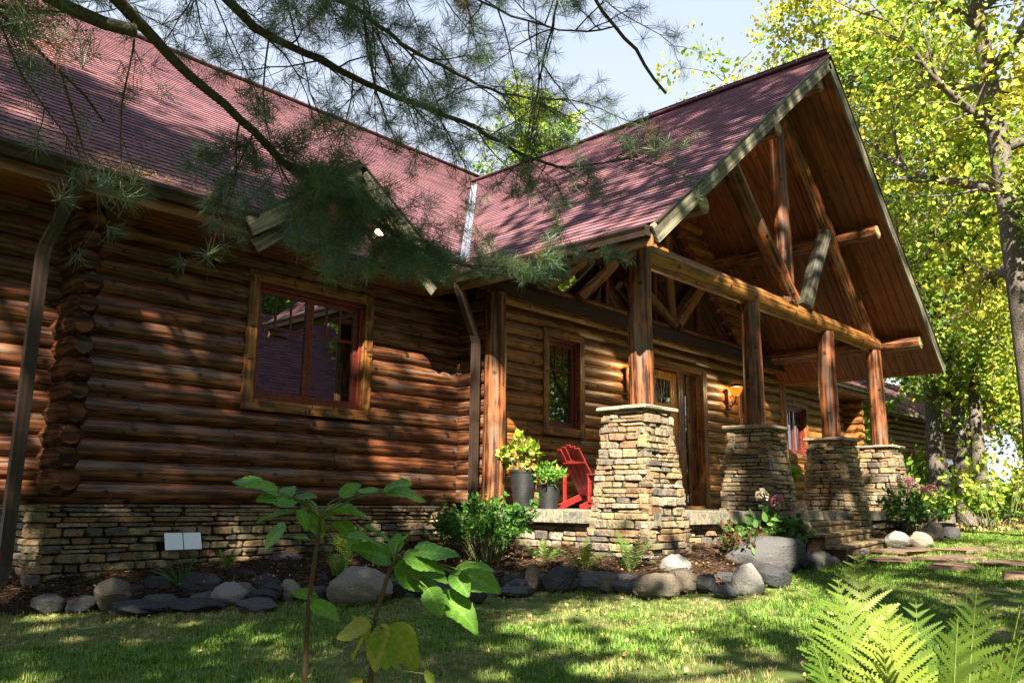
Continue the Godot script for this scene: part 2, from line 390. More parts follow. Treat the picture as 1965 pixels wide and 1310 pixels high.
const LEAF_B := [[Vector3(1.34,-0.06,-1.66),Vector3(1.23,-0.02,-1.65)],[Vector3(1.30,-0.05,-1.57),Vector3(1.40,-0.07,-1.51)],[Vector3(1.34,-0.04,-1.58),Vector3(1.43,-0.04,-1.50)],[Vector3(1.36,-0.07,-1.59),Vector3(1.40,-0.10,-1.51)],[Vector3(1.47,-0.09,-1.57),Vector3(1.52,-0.12,-1.45)],[Vector3(1.43,-0.08,-1.51),Vector3(1.46,-0.06,-1.42)],[Vector3(1.44,-0.09,-1.54),Vector3(1.44,-0.14,-1.48)],[Vector3(1.31,-0.07,-1.61),Vector3(1.41,-0.13,-1.57)],[Vector3(1.35,-0.11,-1.57),Vector3(1.42,-0.15,-1.51)],[Vector3(1.43,-0.14,-1.58),Vector3(1.46,-0.20,-1.46)],[Vector3(1.35,-0.12,-1.53),Vector3(1.34,-0.17,-1.47)],[Vector3(1.33,-0.21,-1.64),Vector3(1.39,-0.32,-1.59)],[Vector3(1.28,-0.20,-1.60),Vector3(1.22,-0.29,-1.59)],[Vector3(1.27,-0.21,-1.60),Vector3(1.27,-0.30,-1.57)],[Vector3(1.24,-0.20,-1.60),Vector3(1.19,-0.23,-1.67)],[Vector3(1.31,-0.22,-1.68),Vector3(1.29,-0.29,-1.77)],[Vector3(1.30,-0.29,-1.64),Vector3(1.40,-0.33,-1.65)],[Vector3(1.30,-0.01,-1.57),Vector3(1.30,0.02,-1.53)],[Vector3(1.36,-0.05,-1.67),Vector3(1.39,0.01,-1.70)],[Vector3(1.28,-0.20,-1.63),Vector3(1.30,-0.25,-1.70)],[Vector3(1.37,-0.32,-1.56),Vector3(1.43,-0.36,-1.56)],[Vector3(1.23,-0.32,-1.62),Vector3(1.18,-0.33,-1.60)],[Vector3(1.30,-0.03,-1.64),Vector3(1.20,0.02,-1.64)],[Vector3(1.25,-0.20,-1.64),Vector3(1.29,-0.19,-1.71)]]
const STEM_A := [Vector3(1.20,-0.57,-1.78),Vector3(1.22,-0.36,-1.83),Vector3(1.24,-0.18,-1.86),Vector3(1.25,-0.07,-1.86),Vector3(1.26,-0.00,-1.86),Vector3(1.26,0.04,-1.86)]
const STEM_B := [Vector3(1.23,-0.53,-1.59),Vector3(1.26,-0.34,-1.62),Vector3(1.28,-0.20,-1.64),Vector3(1.31,-0.09,-1.63),Vector3(1.32,-0.06,-1.62)]
const FRONDS := [[Vector3(1.94,-0.40,-0.64),Vector3(2.07,-0.06,-0.79)],[Vector3(1.84,-0.38,-0.62),Vector3(1.96,-0.11,-0.79)],[Vector3(1.76,-0.35,-0.57),Vector3(1.89,-0.15,-0.66)],[Vector3(1.84,-0.38,-0.62),Vector3(1.94,-0.19,-0.82)],[Vector3(1.82,-0.36,-0.55),Vector3(1.96,-0.15,-0.62)],[Vector3(1.66,-0.33,-0.54),Vector3(1.75,-0.25,-0.72)],[Vector3(1.78,-0.35,-0.50),Vector3(1.93,-0.17,-0.53)],[Vector3(1.70,-0.32,-0.43),Vector3(1.87,-0.13,-0.40)],[Vector3(1.60,-0.31,-0.44),Vector3(1.75,-0.20,-0.41)],[Vector3(1.74,-0.36,-0.61),Vector3(1.83,-0.24,-0.80)],[Vector3(1.89,-0.37,-0.48),Vector3(2.05,-0.12,-0.52)],[Vector3(1.63,-0.32,-0.48),Vector3(1.74,-0.22,-0.62)],[Vector3(1.51,-0.28,-0.39),Vector3(1.66,-0.16,-0.36)]]
const LIMBS := [[Vector3(0.68,1.60,-2.38),Vector3(0.79,1.61,-2.46),Vector3(1.07,1.57,-2.62),Vector3(1.42,1.50,-2.75),Vector3(1.71,1.43,-2.87),Vector3(2.17,1.37,-2.97),Vector3(2.64,1.31,-3.03),Vector3(3.11,1.32,-3.01),Vector3(3.55,1.46,-2.92),Vector3(3.87,1.61,-2.78)],[Vector3(1.04,1.91,-2.54),Vector3(1.17,1.92,-2.61),Vector3(1.38,1.86,-2.68),Vector3(1.71,1.89,-2.74),Vector3(2.15,1.93,-2.82),Vector3(2.63,1.97,-2.83),Vector3(3.12,1.94,-2.82),Vector3(3.40,1.97,-2.82),Vector3(3.68,2.06,-2.75),Vector3(3.95,2.17,-2.66)],[Vector3(0.48,1.50,-2.43),Vector3(0.59,1.51,-2.46),Vector3(0.73,1.51,-2.48),Vector3(0.89,1.52,-2.48)],[Vector3(2.65,2.67,-2.18),Vector3(2.98,2.47,-2.19),Vector3(3.20,2.38,-2.17),Vector3(3.28,2.30,-2.15),Vector3(3.43,2.19,-2.13)],[Vector3(2.56,2.55,-2.04),Vector3(2.80,2.29,-2.41),Vector3(2.88,2.14,-2.53),Vector3(2.95,1.96,-2.67)],[Vector3(1.32,1.95,-2.38),Vector3(1.48,1.95,-2.43),Vector3(1.74,2.01,-2.49),Vector3(2.02,2.03,-2.57),Vector3(2.30,2.05,-2.61),Vector3(2.72,2.10,-2.65),Vector3(3.17,2.21,-2.57)],[Vector3(1.57,2.08,-2.26),Vector3(1.85,1.83,-2.55),Vector3(1.97,1.70,-2.61)],[Vector3(0.43,1.44,-2.41),Vector3(0.63,1.37,-2.52),Vector3(0.77,1.35,-2.61),Vector3(0.88,1.26,-2.62)],[Vector3(1.94,2.33,-2.38),Vector3(2.11,2.31,-2.41),Vector3(2.46,2.32,-2.40),Vector3(2.84,2.35,-2.30),Vector3(3.11,2.47,-2.22)]]
# ---------------------------------------------------------------- wood members
func log_mesh(p0: Vector3, p1: Vector3, r0: float, r1: float, wob := 0.1, sides := 12, bev0 := false, bev1 := false, bow := 0.0) -> ArrayMesh:
	var L := (p1 - p0).length()
	var n := maxi(2, int(L / 0.3))
	var pts := []
	var rad := []
	var d := (p1 - p0) / L
	var off := rdir()
	off = off - d * off.dot(d)
	if bev0:
		pts.append(p0); rad.append(r0 * 0.6)
		pts.append(p0 + d * r0 * 0.7); rad.append(r0 * 1.0)
	for i in n + 1:
		var t := float(i) / n
		if (bev0 and i == 0) or (bev1 and i == n): continue
		pts.append(p0.lerp(p1, t) + off * bow * sin(t * PI)); rad.append(lerpf(r0, r1, t))
	if bev1:
		pts.append(p1 - d * r1 * 0.45); rad.append(r1 * 0.97)
		pts.append(p1); rad.append(r1 * 0.62)
	var m := MB.new()
	m.tube(pts, rad, sides, wob, rng.randi() % 1000, true, R(0, 9))
	return m.mesh()
func timber(called: String, p0: Vector3, p1: Vector3, r0: float, r1: float, parent: Node3D, m: Material, wob := 0.12, b0 := false, b1 := false) -> MeshInstance3D:
	return put(called, log_mesh(p0, p1, r0, r1, wob, 14, b0, b1, 0.015), m, parent)
func board(called: String, lo: Vector3, hi: Vector3, parent: Node3D, m: Material, bev := 0.006) -> MeshInstance3D:
	var b := MB.new()
	b.cbox(Transform3D(Basis(), (lo + hi) / 2), hi - lo, minf(bev, 0.3 * minf((hi - lo).x, minf((hi - lo).y, (hi - lo).z))))
	var e := hi - lo
	var ax := Vector3.RIGHT if e.x >= e.y and e.x >= e.z else (Vector3.UP if e.y >= e.z else Vector3.BACK)
	b.grain(0, lo, ax, Vector3(ax.y, ax.z, ax.x), Vector2(R(0, 3), R(0, 1)))
	return put(called, b.mesh(), m, parent)
# board between two points, wide along 'wide', thick along the other
func plank(called: String, a: Vector3, b: Vector3, wide: Vector3, w: float, th: float, parent: Node3D, m: Material) -> MeshInstance3D:
	var x := (b - a).normalized()
	var y := (wide - x * wide.dot(x)).normalized()
	var q := MB.new()
	q.cbox(Transform3D(Basis(x, y, x.cross(y)), (a + b) / 2), Vector3((b - a).length(), w, th), minf(0.006, th * 0.25))
	q.grain(0, a, x, y, Vector2(R(0, 3), R(0, 1)))
	return put(called, q.mesh(), m, parent)
func lathe_prism(outline: Array, z0: float, z1: float) -> ArrayMesh:   # convex polygon in XY pushed along z
	var m := MB.new()
	var f := []
	var k := []
	for p in outline:
		f.append(Vector3(p.x, p.y, z1)); k.append(Vector3(p.x, p.y, z0))
	m.poly(f, Vector3(0, 0, 1)); m.poly(k, Vector3(0, 0, -1))
	var c := Vector2.ZERO
	for p in outline: c += p
	c /= outline.size()
	for i in outline.size():
		var j := (i + 1) % outline.size()
		var mid: Vector2 = (outline[i] + outline[j]) / 2 - c
		m.poly([f[i], f[j], k[j], k[i]], Vector3(mid.x, mid.y, 0))
	return m.mesh()

# ---------------------------------------------------------------- stonework
func make_stone_meshes() -> void:
	for k in 12:
		var m := MB.new()
		m.cbox(Transform3D(), Vector3.ONE, 0.12, 0.085, rng)
		stone_meshes.append(m.mesh())
# random ashlar on a face: origin at lower left, u to the right, up, out
func stone_face(parent: Node3D, o: Vector3, u: Vector3, up: Vector3, L: float, H: float, depth: float, hs := Vector2(0.035, 0.085), ws := Vector2(0.1, 0.3), joined: MB = null, holes := []) -> void:
	var out := u.cross(up).normalized()
	var y := 0.0
	while y < H - 0.012:
		var h := minf(R(hs.x, hs.y) if rng.randf() < 0.85 else hs.y * 1.3, H - y)
		if H - y - h < 0.02: h = H - y
		var x := -R(0.0, 0.05)
		while x < L:
			var w := R(ws.x, ws.y) * (0.8 if h > 0.07 else 1.15)
			if L - x - w < 0.07: w = L - x + R(0.0, 0.02)
			var mid := Vector2(x + w / 2, y + h / 2)
			var skip := false
			for hole in holes:
				if (hole as Rect2).has_point(mid): skip = true
			if not skip:
				var split := h > 0.06 and rng.randf() < 0.22
				for s in (2 if split else 1):
					var hh := h / 2 if split else h
					var prot := R(-0.018, 0.018)
					var T := Transform3D(Basis(u * (w - 0.008), up * (hh - R(0.006, 0.011)), out * (depth + prot * 2)).rotated(out, R(-0.012, 0.012)), o + u * mid.x + up * (y + hh * (s + 0.5)) - out * (depth / 2 - prot))
					if joined == null:
						var q := put("stone", stone_meshes[rng.randi() % 12], pick(M.stone), parent)
						q.transform = T
					else:
						var nb := joined.v.size()
						joined.cbox(T, Vector3.ONE, 0.09, 0.05, rng)
			x += w
		y += h
func make_pier(label: String, x: float, y0: float) -> void:
	var t := thing("stone_pier", label, "pier", Vector3(x, y0, ZP), "stacked stone piers under the portico posts")
	var H := 1.07 - y0
	var rest := MB.new()
	for f in 4:
		var a := [PI, -PI / 2, 0.0, PI / 2][f] as float   # -X, +Z first
		# walk rows by hand so that the batter works
		var out := Vector3(-1, 0, 0).rotated(Vector3.UP, [0.0, PI / 2, PI, -PI / 2][f])
		var u := Vector3.UP.cross(out)
		var y := 0.0
		while y < H - 0.01:
			var h := minf(R(0.034, 0.07) if rng.randf() < 0.7 else R(0.07, 0.105), H - y)
			if H - y - h < 0.02: h = H - y
			var hw := lerpf(0.44, 0.27, (y + h / 2) / H)
			var xx := -hw
			while xx < hw:
				var w := R(0.08, 0.2) if rng.randf() < 0.5 else R(0.2, 0.36)
				if hw - xx - w < 0.07: w = hw - xx
				var prot := R(-0.024, 0.026)
				var dep := 0.11
				var T := Transform3D(Basis(u * (w - 0.007), Vector3.UP * (h - R(0.005, 0.01)), out * dep).rotated(out, R(-0.015, 0.015)), Vector3(0, y + h / 2, 0) + u * (xx + w / 2) + out * (hw - dep / 2 + prot))
				if f < 2:
					var q := put("stone", stone_meshes[rng.randi() % 12], pick(M.stone), t)
					q.transform = T
				else:
					rest.cbox(T, Vector3.ONE, 0.09, 0.05, rng)
				xx += w
			y += h
	tag(put("stonework", rest.mesh(), M.stone[1], t), "", "", "", "stuff")
	var core := MB.new()
	core.hexa([Vector3(-0.41, 0, -0.41), Vector3(0.41, 0, -0.41), Vector3(0.41, 0, 0.41), Vector3(-0.41, 0, 0.41), Vector3(-0.24, H, -0.24), Vector3(0.24, H, -0.24), Vector3(0.24, H, 0.24), Vector3(-0.24, H, 0.24)])
	put("core", core.mesh(), M.mortar, t)
	for k in 4:   # cap of four rough slabs
		var cx := (k % 2) * 0.32 - 0.16
		var cz := (k / 2) * 0.32 - 0.16
		var c := MB.new()
		c.cbox(Transform3D(Basis().rotated(Vector3.UP, R(-0.04, 0.04)), Vector3(cx, H + 0.022 + R(-0.003, 0.003), cz)), Vector3(0.335, 0.045, 0.335), 0.01, 0.03, rng)
		put("cap_slab", c.mesh(), M.cap, t)

# ---------------------------------------------------------------- shingled slope
# o lower corner, u along the eave, v up the slope; keep(point) says whether a shingle stands there
func shingle_slope(parent: Node3D, o: Vector3, u: Vector3, v: Vector3, L: float, H: float, keep: Callable, most: int) -> void:
	var nrm := u.cross(v)
	if nrm.y < 0: nrm = -nrm
	var all := []
	var ex := 0.118
	var row := 0
	while row * ex < H:
		var x := -R(0, 0.25)
		while x < L:
			var w := R(0.17, 0.36)
			var w0 := maxf(x, 0.0)
			var w1 := minf(x + w, L)
			if w1 - w0 > 0.03:
				var p := o + u * ((w0 + w1) / 2) + v * (row * ex)
				if keep.call(p + v * 0.06):
					var tilt := 0.1
					var B := Basis(u * (w1 - w0 - 0.004), (v * cos(tilt) - nrm * sin(tilt)), nrm * (1.0 + R(-0.25, 0.3)))
					all.append([p.distance_squared_to(Vector3(0, 0.085, 0)), Transform3D(B, p + nrm * 0.016), rng.randi() % 6])
			x += w
		row += 1
	all.sort_custom(func(a, b): return a[0] < b[0])
	var unit := MB.new()
	unit.hexa([Vector3(-0.5, 0, -0.012), Vector3(0.5, 0, -0.012), Vector3(0.5, 0.15, -0.012), Vector3(-0.5, 0.15, -0.012), Vector3(-0.5, 0, 0.0), Vector3(0.5, 0, 0.0), Vector3(0.5, 0.15, 0.0), Vector3(-0.5, 0.15, 0.0)])
	var um := unit.mesh()
	var rest := MB.new()
	for i in all.size():
		if i < most:
			var q := put("shingle", um, M.shingle[all[i][2]], parent)
			q.transform = all[i][1]
		else:
			rest.tint = (M.shingle[all[i][2]].albedo_color as Color).srgb_to_linear()
			var T: Transform3D = all[i][1]
			var a := T * Vector3(-0.5, 0, 0); var b := T * Vector3(0.5, 0, 0)
			var c := T * Vector3(0.5, 0.15, 0); var d := T * Vector3(-0.5, 0.15, 0)
			rest.poly([a, b, c, d], nrm)
			rest.poly([a, b, T * Vector3(0.5, 0, -0.012), T * Vector3(-0.5, 0, -0.012)], -v)
	if rest.v.size() > 0:
		tag(put("shingle_field", rest.mesh(), M.shingle_all, parent), "", "", "", "stuff")

# ---------------------------------------------------------------- windows
func bar(mb: MB, x0: float, x1: float, y0: float, y1: float, z0: float, z1: float) -> void:
	mb.cbox(Transform3D(Basis(), Vector3((x0 + x1) / 2, (y0 + y1) / 2, (z0 + z1) / 2)), Vector3(x1 - x0, y1 - y0, z1 - z0), 0.004)
func window(house: Node3D, x0: float, x1: float, y0: float, y1: float, zf: float, sashes: int, split: float, trim_w: float) -> void:
	var w := holder("window", house)
	w.position = -house.position
	var tz0 := zf - 0.1
	var tz1 := zf + 0.045
	# mitred log-coloured casing
	for k in 4:
		var a := [Vector2(x0, y1), Vector2(x1, y1), Vector2(x1 - trim_w, y1 - trim_w), Vector2(x0 + trim_w, y1 - trim_w)] if k == 0 else ([Vector2(x0, y0), Vector2(x1, y0), Vector2(x1 - trim_w, y0 + trim_w), Vector2(x0 + trim_w, y0 + trim_w)] if k == 1 else ([Vector2(x0, y0), Vector2(x0, y1), Vector2(x0 + trim_w, y1 - trim_w), Vector2(x0 + trim_w, y0 + trim_w)] if k == 2 else [Vector2(x1, y0), Vector2(x1, y1), Vector2(x1 - trim_w, y1 - trim_w), Vector2(x1 - trim_w, y0 + trim_w)]))
		put("casing", lathe_prism(a, tz0 - 0.004 * k, tz1 - 0.002 * k), M.trim[k % 2], w)
	var xi0 := x0 + trim_w
	var xi1 := x1 - trim_w
	var yi0 := y0 + trim_w
	var yi1 := y1 - trim_w
	var fr := MB.new()
	var f := 0.045
	var zr := zf - 0.03
	bar(fr, xi0, xi1, yi0, yi0 + f, zr - 0.1, zr + 0.01); bar(fr, xi0, xi1, yi1 - f, yi1, zr - 0.1, zr + 0.01)
	bar(fr, xi0, xi0 + f * 0.8, yi0 + f, yi1 - f, zr - 0.1, zr + 0.01); bar(fr, xi1 - f * 0.8, xi1, yi0 + f, yi1 - f, zr - 0.1, zr + 0.01)
	put("frame", fr.mesh(), M.red, w)
	var sw := (xi1 - xi0 - f * 1.6) / sashes
	for s in sashes:
		var sx0 := xi0 + f * 0.8 + s * sw
		var sx1 := sx0 + sw
		var sy0 := yi0 + f
		var sy1 := yi1 - f
		var q := MB.new()
		var e := 0.05
		var zs := zr - 0.02 - 0.012 * s
		bar(q, sx0 + 0.003, sx1 - 0.003, sy0, sy0 + e, zs - 0.05, zs); bar(q, sx0 + 0.003, sx1 - 0.003, sy1 - e, sy1, zs - 0.05, zs)
		bar(q, sx0 + 0.003, sx0 + e, sy0 + e, sy1 - e, zs - 0.05, zs); bar(q, sx1 - e, sx1 - 0.003, sy0 + e, sy1 - e, zs - 0.05, zs)
		put("sash", q.mesh(), M.red, w)
		var gx0 := sx0 + e
		var gx1 := sx1 - e
		var gy0 := sy0 + e
		var gy1 := sy1 - e
		var ym := lerpf(gy0, gy1, split)
		var mu := MB.new()
		bar(mu, gx0, gx1, ym - 0.012, ym + 0.012, zs - 0.04, zs - 0.012)
		for k in 2:
			var xm := lerpf(gx0, gx1, (k + 1) / 3.0)
			bar(mu, xm - 0.01, xm + 0.01, ym + 0.012, gy1, zs - 0.042, zs - 0.014)
		put("muntin", mu.mesh(), M.red, w)
		var panes := [[gx0, gx1, gy0, ym]]
		for k in 3: panes.append([lerpf(gx0, gx1, k / 3.0), lerpf(gx0, gx1, (k + 1) / 3.0), ym, gy1])
		for p in panes:
			var g := MB.new()
			g.poly([Vector3(p[0], p[2], zs - 0.03), Vector3(p[1], p[2], zs - 0.03), Vector3(p[1], p[3], zs - 0.03), Vector3(p[0], p[3], zs - 0.03)], Vector3(0, 0, 1))
			put("pane", g.mesh(), M.glass, w)

func roof_y_left(x: float) -> float: return 2.815 + PITCH * (x - EAVE_X)
func roof_y_right(x: float) -> float: return APEX.y - PITCH_R * (x - APEX.x)
func main_y(z: float) -> float: return 2.88 + PITCH * (-7.15 - z)

func xrow(parent: Node3D, x0: float, x1: float, y: float, z: float, mats: Array, bev0 := false, bev1 := false) -> void:
	if x1 - x0 < 0.12: return
	# long rows are made of two logs butted together
	if x1 - x0 > 3.6 and rng.randf() < 0.6:
		var xm := lerpf(x0, x1, R(0.3, 0.7))
		put("log", log_mesh(Vector3(x0, y, z), Vector3(xm, y, z), 0.118, 0.115, 0.1, 12, bev0, false), pick(mats), parent)
		put("log", log_mesh(Vector3(xm + 0.003, y, z), Vector3(x1, y, z), 0.114, 0.118, 0.1, 12, false, bev1), pick(mats), parent)
	else:
		put("log", log_mesh(Vector3(x0, y, z), Vector3(x1, y, z), 0.118, 0.116, 0.1, 12, bev0, bev1), pick(mats), parent)

func build_house() -> void:
	var h := thing("log_house", "brown log house with red window frames and burgundy shingle roof on stone base", "house", Vector3(2.5, -0.6, ZA))
	# parts are modelled in world coordinates: undo the base offset once
	var base := h.position
	var P := func(called: String) -> Node3D:
		var o := holder(called, h)
		o.position = -base
		return o
	# --- long front wall
	var wa: Node3D = P.call("front_wall")
	var za := ZA - 0.09
	for i in 14:
		var y := 0.03 + COURSE * (i + 0.5)
		var left := 1.3 + R(-0.03, 0.03) if i % 2 == 0 else 1.45 + R(-0.03, 0.03)
		if y > 0.93 and y < 2.55:
			xrow(wa, left, 4.27, y, za, M.wall, true); xrow(wa, 5.82, 7.4, y, za, M.wall)
		else:
			xrow(wa, left, 7.4, y, za, M.wall, true)
	for i in range(14, 19):   # gable over the window
		var y := 0.03 + COURSE * (i + 0.5)
		var half := 1.2 - (y - 2.7) / 0.72
		if half > 0.15: xrow(wa, 5.1 - half, 5.1 + half, y, za, M.wall)
	# --- west wall: logs running back, their bevelled ends stacked at the corner
	var ww: Node3D = P.call("end_wall")
	for i in 14:
		var y := 0.03 + COURSE * (i + 0.02 + 0.98) - 0.01
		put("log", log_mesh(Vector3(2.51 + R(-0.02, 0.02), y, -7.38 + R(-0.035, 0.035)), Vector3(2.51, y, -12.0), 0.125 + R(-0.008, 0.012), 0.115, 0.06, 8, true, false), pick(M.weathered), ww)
	# --- return wall and entrance wall
	var wr: Node3D = P.call("return_wall")
	for i in 14:
		var y := 0.03 + COURSE * (i + 0.5)
		put("log", log_mesh(Vector3(7.4, y, -7.25), Vector3(7.4, y, -8.0), 0.116, 0.116, 0.1, 12), pick(M.wall), wr)
	var wb: Node3D = P.call("entrance_wall")
	var zb := ZB - 0.09
	var gl := func(y: float) -> float: return 8.6 + (y - 3.05) / 0.88
	var gr := func(y: float) -> float: return 14.4 - (y - 3.05) / 0.88
	for i in 34:
		var y := 0.03 + COURSE * (i + 0.5)
		if y < 2.95:
			var gaps := []
			if y > 0.95 and y < 2.55: gaps.append([8.56, 9.42])
			if y < 2.4: gaps.append([11.05, 12.9])
			if y > 0.95 and y < 2.3: gaps.append([14.22, 14.75])
			var x := 7.4
			for g in gaps:
				xrow(wb, x, g[0], y, zb, M.honey)
				x = g[1]
			xrow(wb, x, 16.1, y, zb, M.honey)
		else:
			var xl := EAVE_X + (y - 2.55) / PITCH
			var xr := APEX.x + (APEX.y - 0.3 - y) / PITCH_R
			if y < 5.85:
				if gl.call(y) < gr.call(y):
					xrow(wb, xl, gl.call(y), y, zb, M.honey); xrow(wb, gr.call(y), xr, y, zb, M.honey)
				elif xr > xl: xrow(wb, xl, xr, y, zb, M.honey)
	# --- right wing
	var wc: Node3D = P.call("side_wall")
	for i in 14:
		var y := 0.03 + COURSE * (i + 0.5)
		if y > 1.1 and y < 2.3:
			xrow(wc, 15.9, 17.05, y, za, M.honey); xrow(wc, 18.15, 20.9 + 0.15 * (i % 2), y, za, M.honey, false, true)
		else: xrow(wc, 15.9, 20.9 + 0.15 * (i % 2), y, za, M.honey, false, true)
		put("log", log_mesh(Vector3(20.45, y + 0.095, -7.35), Vector3(20.45, y + 0.095, -9.0), 0.12, 0.115, 0.1, 9, true), pick(M.honey), wc)
	put("corner_board", log_mesh(Vector3(16.1, 0, -7.42), Vector3(16.1, 2.75, -7.42), 0.1, 0.1, 0.06), M.honey[0], wc)
	# --- closed core behind the logs
	var core := MB.new()
	core.box(Vector3(2.55, -0.75, -12.5), Vector3(7.42, 2.7, -7.9))
	core.box(Vector3(7.42, -0.75, -12.5), Vector3(16.0, 2.95, -7.5))
	core.box(Vector3(16.0, -0.75, -12.5), Vector3(20.4, 2.7, -7.9))
	var co := put("core", core.mesh(), M.deck, h)
	co.position = -base
	var gc := put("gable_core", lathe_prism([Vector2(6.9, 2.95), Vector2(15.7, 2.95), Vector2(11.52, 6.45)], -7.62, -7.52), M.deck, h)
	gc.position = -base
	var gc2 := put("gable_core", lathe_prism([Vector2(3.95, 2.7), Vector2(6.25, 2.7), Vector2(5.1, 3.5)], -8.0, -7.92), M.deck, h)
	gc2.position = -base
	# --- corner log post
	var cp: Node3D = P.call("corner_post")
	timber("log", Vector3(7.36, -0.02, -7.19), Vector3(7.36, 2.72, -7.19), 0.145, 0.14, cp, M.post[0], 0.08)
	# --- stone base
	var fo: Node3D = P.call("foundation")
	stone_face(fo, Vector3(2.42, -0.8, ZA + 0.03), Vector3.RIGHT, Vector3.UP, 4.86, 0.82, 0.12, Vector2(0.035, 0.09), Vector2(0.1, 0.34), null, [Rect2(3.5 - 2.42, 0.8 - 0.4, 0.38, 0.17)])
	stone_face(fo, Vector3(2.4, -0.8, -9.6), Vector3(0, 0, 1), Vector3.UP, 1.83, 0.82, 0.12, Vector2(0.05, 0.1), Vector2(0.16, 0.36))
	var mo := MB.new()
	mo.box(Vector3(2.46, -0.85, -12.4), Vector3(7.3, 0.02, ZA - 0.03))
	put("mortar_bed", mo.mesh(), M.mortar, fo)
	var vent := holder("foundation_vent", h)
	vent.position = -base
	for k in 2:
		var q := plank("flap", Vector3(3.52 + 0.182 * k, -0.32, -7.69), Vector3(3.695 + 0.182 * k, -0.32, -7.69), Vector3(0, 1, -0.35), 0.165, 0.012, vent, M.flashing)
		q.set_meta("label", "pale metal vent flap")
	# --- windows and door
	window(h, 4.23, 5.86, 0.99, 2.48, ZA, 2, 0.66, 0.115)
	window(h, 8.53, 9.45, 1.0, 2.5, ZB, 1, 0.68, 0.11)
	window(h, 14.2, 14.8, 0.95, 2.3, ZB, 1, 0.68, 0.08)
	window(h, 17.0, 18.2, 1.08, 2.32, ZA, 2, 0.66, 0.1)
	var d: Node3D = P.call("door")
	board("leaf", Vector3(11.22, 0.04, -7.52), Vector3(12.13, 2.27, -7.45), d, M.door[0])
	board("moulding", Vector3(11.27, 1.68, -7.46), Vector3(11.93, 2.17, -7.443), d, M.door[0])
	board("glass_panel", Vector3(11.31, 1.725, -7.45), Vector3(11.89, 2.125, -7.436), d, M.glass, 0.002)
	var le := MB.new()
	for k in 7: bar(le, 11.33 + k * 0.09, 11.337 + k * 0.09, 1.73, 2.12, -7.437, -7.431)
	for k in 5:
		le.tube([Vector3(11.6, 1.74, -7.432), Vector3(11.42 + k * 0.09, 1.98, -7.432), Vector3(11.36 + k * 0.12, 2.12, -7.432)], [0.004, 0.004, 0.004], 5)
	for k in 3: bar(le, 11.31, 11.89, 1.8 + k * 0.12, 1.806 + k * 0.12, -7.438, -7.432)
	put("leading", le.mesh(), M.lead, d)
	var hd := MB.new()
	hd.tube([Vector3(12.06, 0.95, -7.44), Vector3(12.06, 0.97, -7.39), Vector3(12.06, 1.2, -7.39), Vector3(12.06, 1.22, -7.44)], [0.012, 0.013, 0.013, 0.012], 8)
	put("handle", hd.mesh(), M.lead, d)
	board("jamb", Vector3(12.13, 0.0, -7.56), Vector3(12.3, 2.33, -7.43), d, M.dark_door[0])
	board("sidelight_stile", Vector3(12.3, 0.04, -7.5), Vector3(12.36, 2.3, -7.44), d, M.trim[0])
	board("sidelight", Vector3(12.36, 0.1, -7.5), Vector3(12.44, 2.25, -7.46), d, M.glass, 0.002)
	board("sidelight_stile", Vector3(12.44, 0.04, -7.5), Vector3(12.52, 2.3, -7.44), d, M.trim[1])
	board("side_panel", Vector3(12.52, 0.04, -7.55), Vector3(12.8, 2.32, -7.47), d, M.dark_door[0])
	board("casing", Vector3(12.8, 0.0, -7.56), Vector3(12.94, 2.42, -7.33), d, M.trim[1])
	board("casing", Vector3(11.06, 0.0, -7.56), Vector3(11.2, 2.42, -7.33), d, M.trim[0])
	board("casing", Vector3(11.06, 2.33, -7.57), Vector3(12.94, 2.44, -7.335), d, M.trim[0])
	board("backing", Vector3(11.1, 0.0, -7.62), Vector3(12.9, 2.4, -7.565), d, M.dark_door[0])
	board("threshold", Vector3(11.1, 0.0, -7.5), Vector3(12.9, 0.04, -7.2), d, M.trim[0])
	# --- gable glazing
	var gz: Node3D = P.call("gable_window")
	var tri3 := [Vector2(8.68, 3.09), Vector2(14.32, 3.09), Vector2(11.5, 5.58)]
	for k in 4:
		var xs := [8.68, 10.1, 11.5, 12.9, 14.32]
		var yt := func(x: float) -> float: return 3.09 + (x - 8.68) * 0.883 if x < 11.5 else 3.09 + (14.32 - x) * 0.883
		var g := MB.new()
		g.poly([Vector3(xs[k], 3.09, -7.46), Vector3(xs[k + 1], 3.09, -7.46), Vector3(xs[k + 1], yt.call(xs[k + 1]), -7.46), Vector3(xs[k], yt.call(xs[k]) + 0.001, -7.46)], Vector3(0, 0, 1))
		put("pane", g.mesh(), M.glass, gz)
		if k > 0: board("mullion", Vector3(xs[k] - 0.04, 3.07, -7.48), Vector3(xs[k] + 0.04, yt.call(xs[k]), -7.41), gz, M.red)
	plank("frame", Vector3(8.6, 3.07, -7.43), Vector3(11.54, 5.65, -7.43), Vector3(0, 1, 0), 0.1, 0.09, gz, M.red)
	plank("frame", Vector3(14.4, 3.07, -7.434), Vector3(11.46, 5.65, -7.434), Vector3(0, 1, 0), 0.1, 0.09, gz, M.red)
	board("frame", Vector3(8.6, 3.05, -7.48), Vector3(14.4, 3.12, -7.4), gz, M.red)
	board("sill", Vector3(8.3, 2.97, -7.5), Vector3(14.6, 3.05, -7.3), gz, M.trim[1])
	for s in [[Vector3(8.47, 3.02, -7.3), Vector3(9.35, 3.62, -7.3), 0.065], [Vector3(9.2, 3.02, -7.28), Vector3(10.1, 3.75, -7.28), 0.08], [Vector3(11.83, 3.05, -7.27), Vector3(10.75, 3.6, -7.27), 0.075], [Vector3(11.88, 3.05, -7.25), Vector3(12.95, 4.08, -7.25), 0.085], [Vector3(11.8, 3.05, -7.29), Vector3(11.7, 4.6, -7.29), 0.075]]:
		timber("brace", s[0], s[1], s[2], s[2], gz, M.honey[rng.randi() % 4])
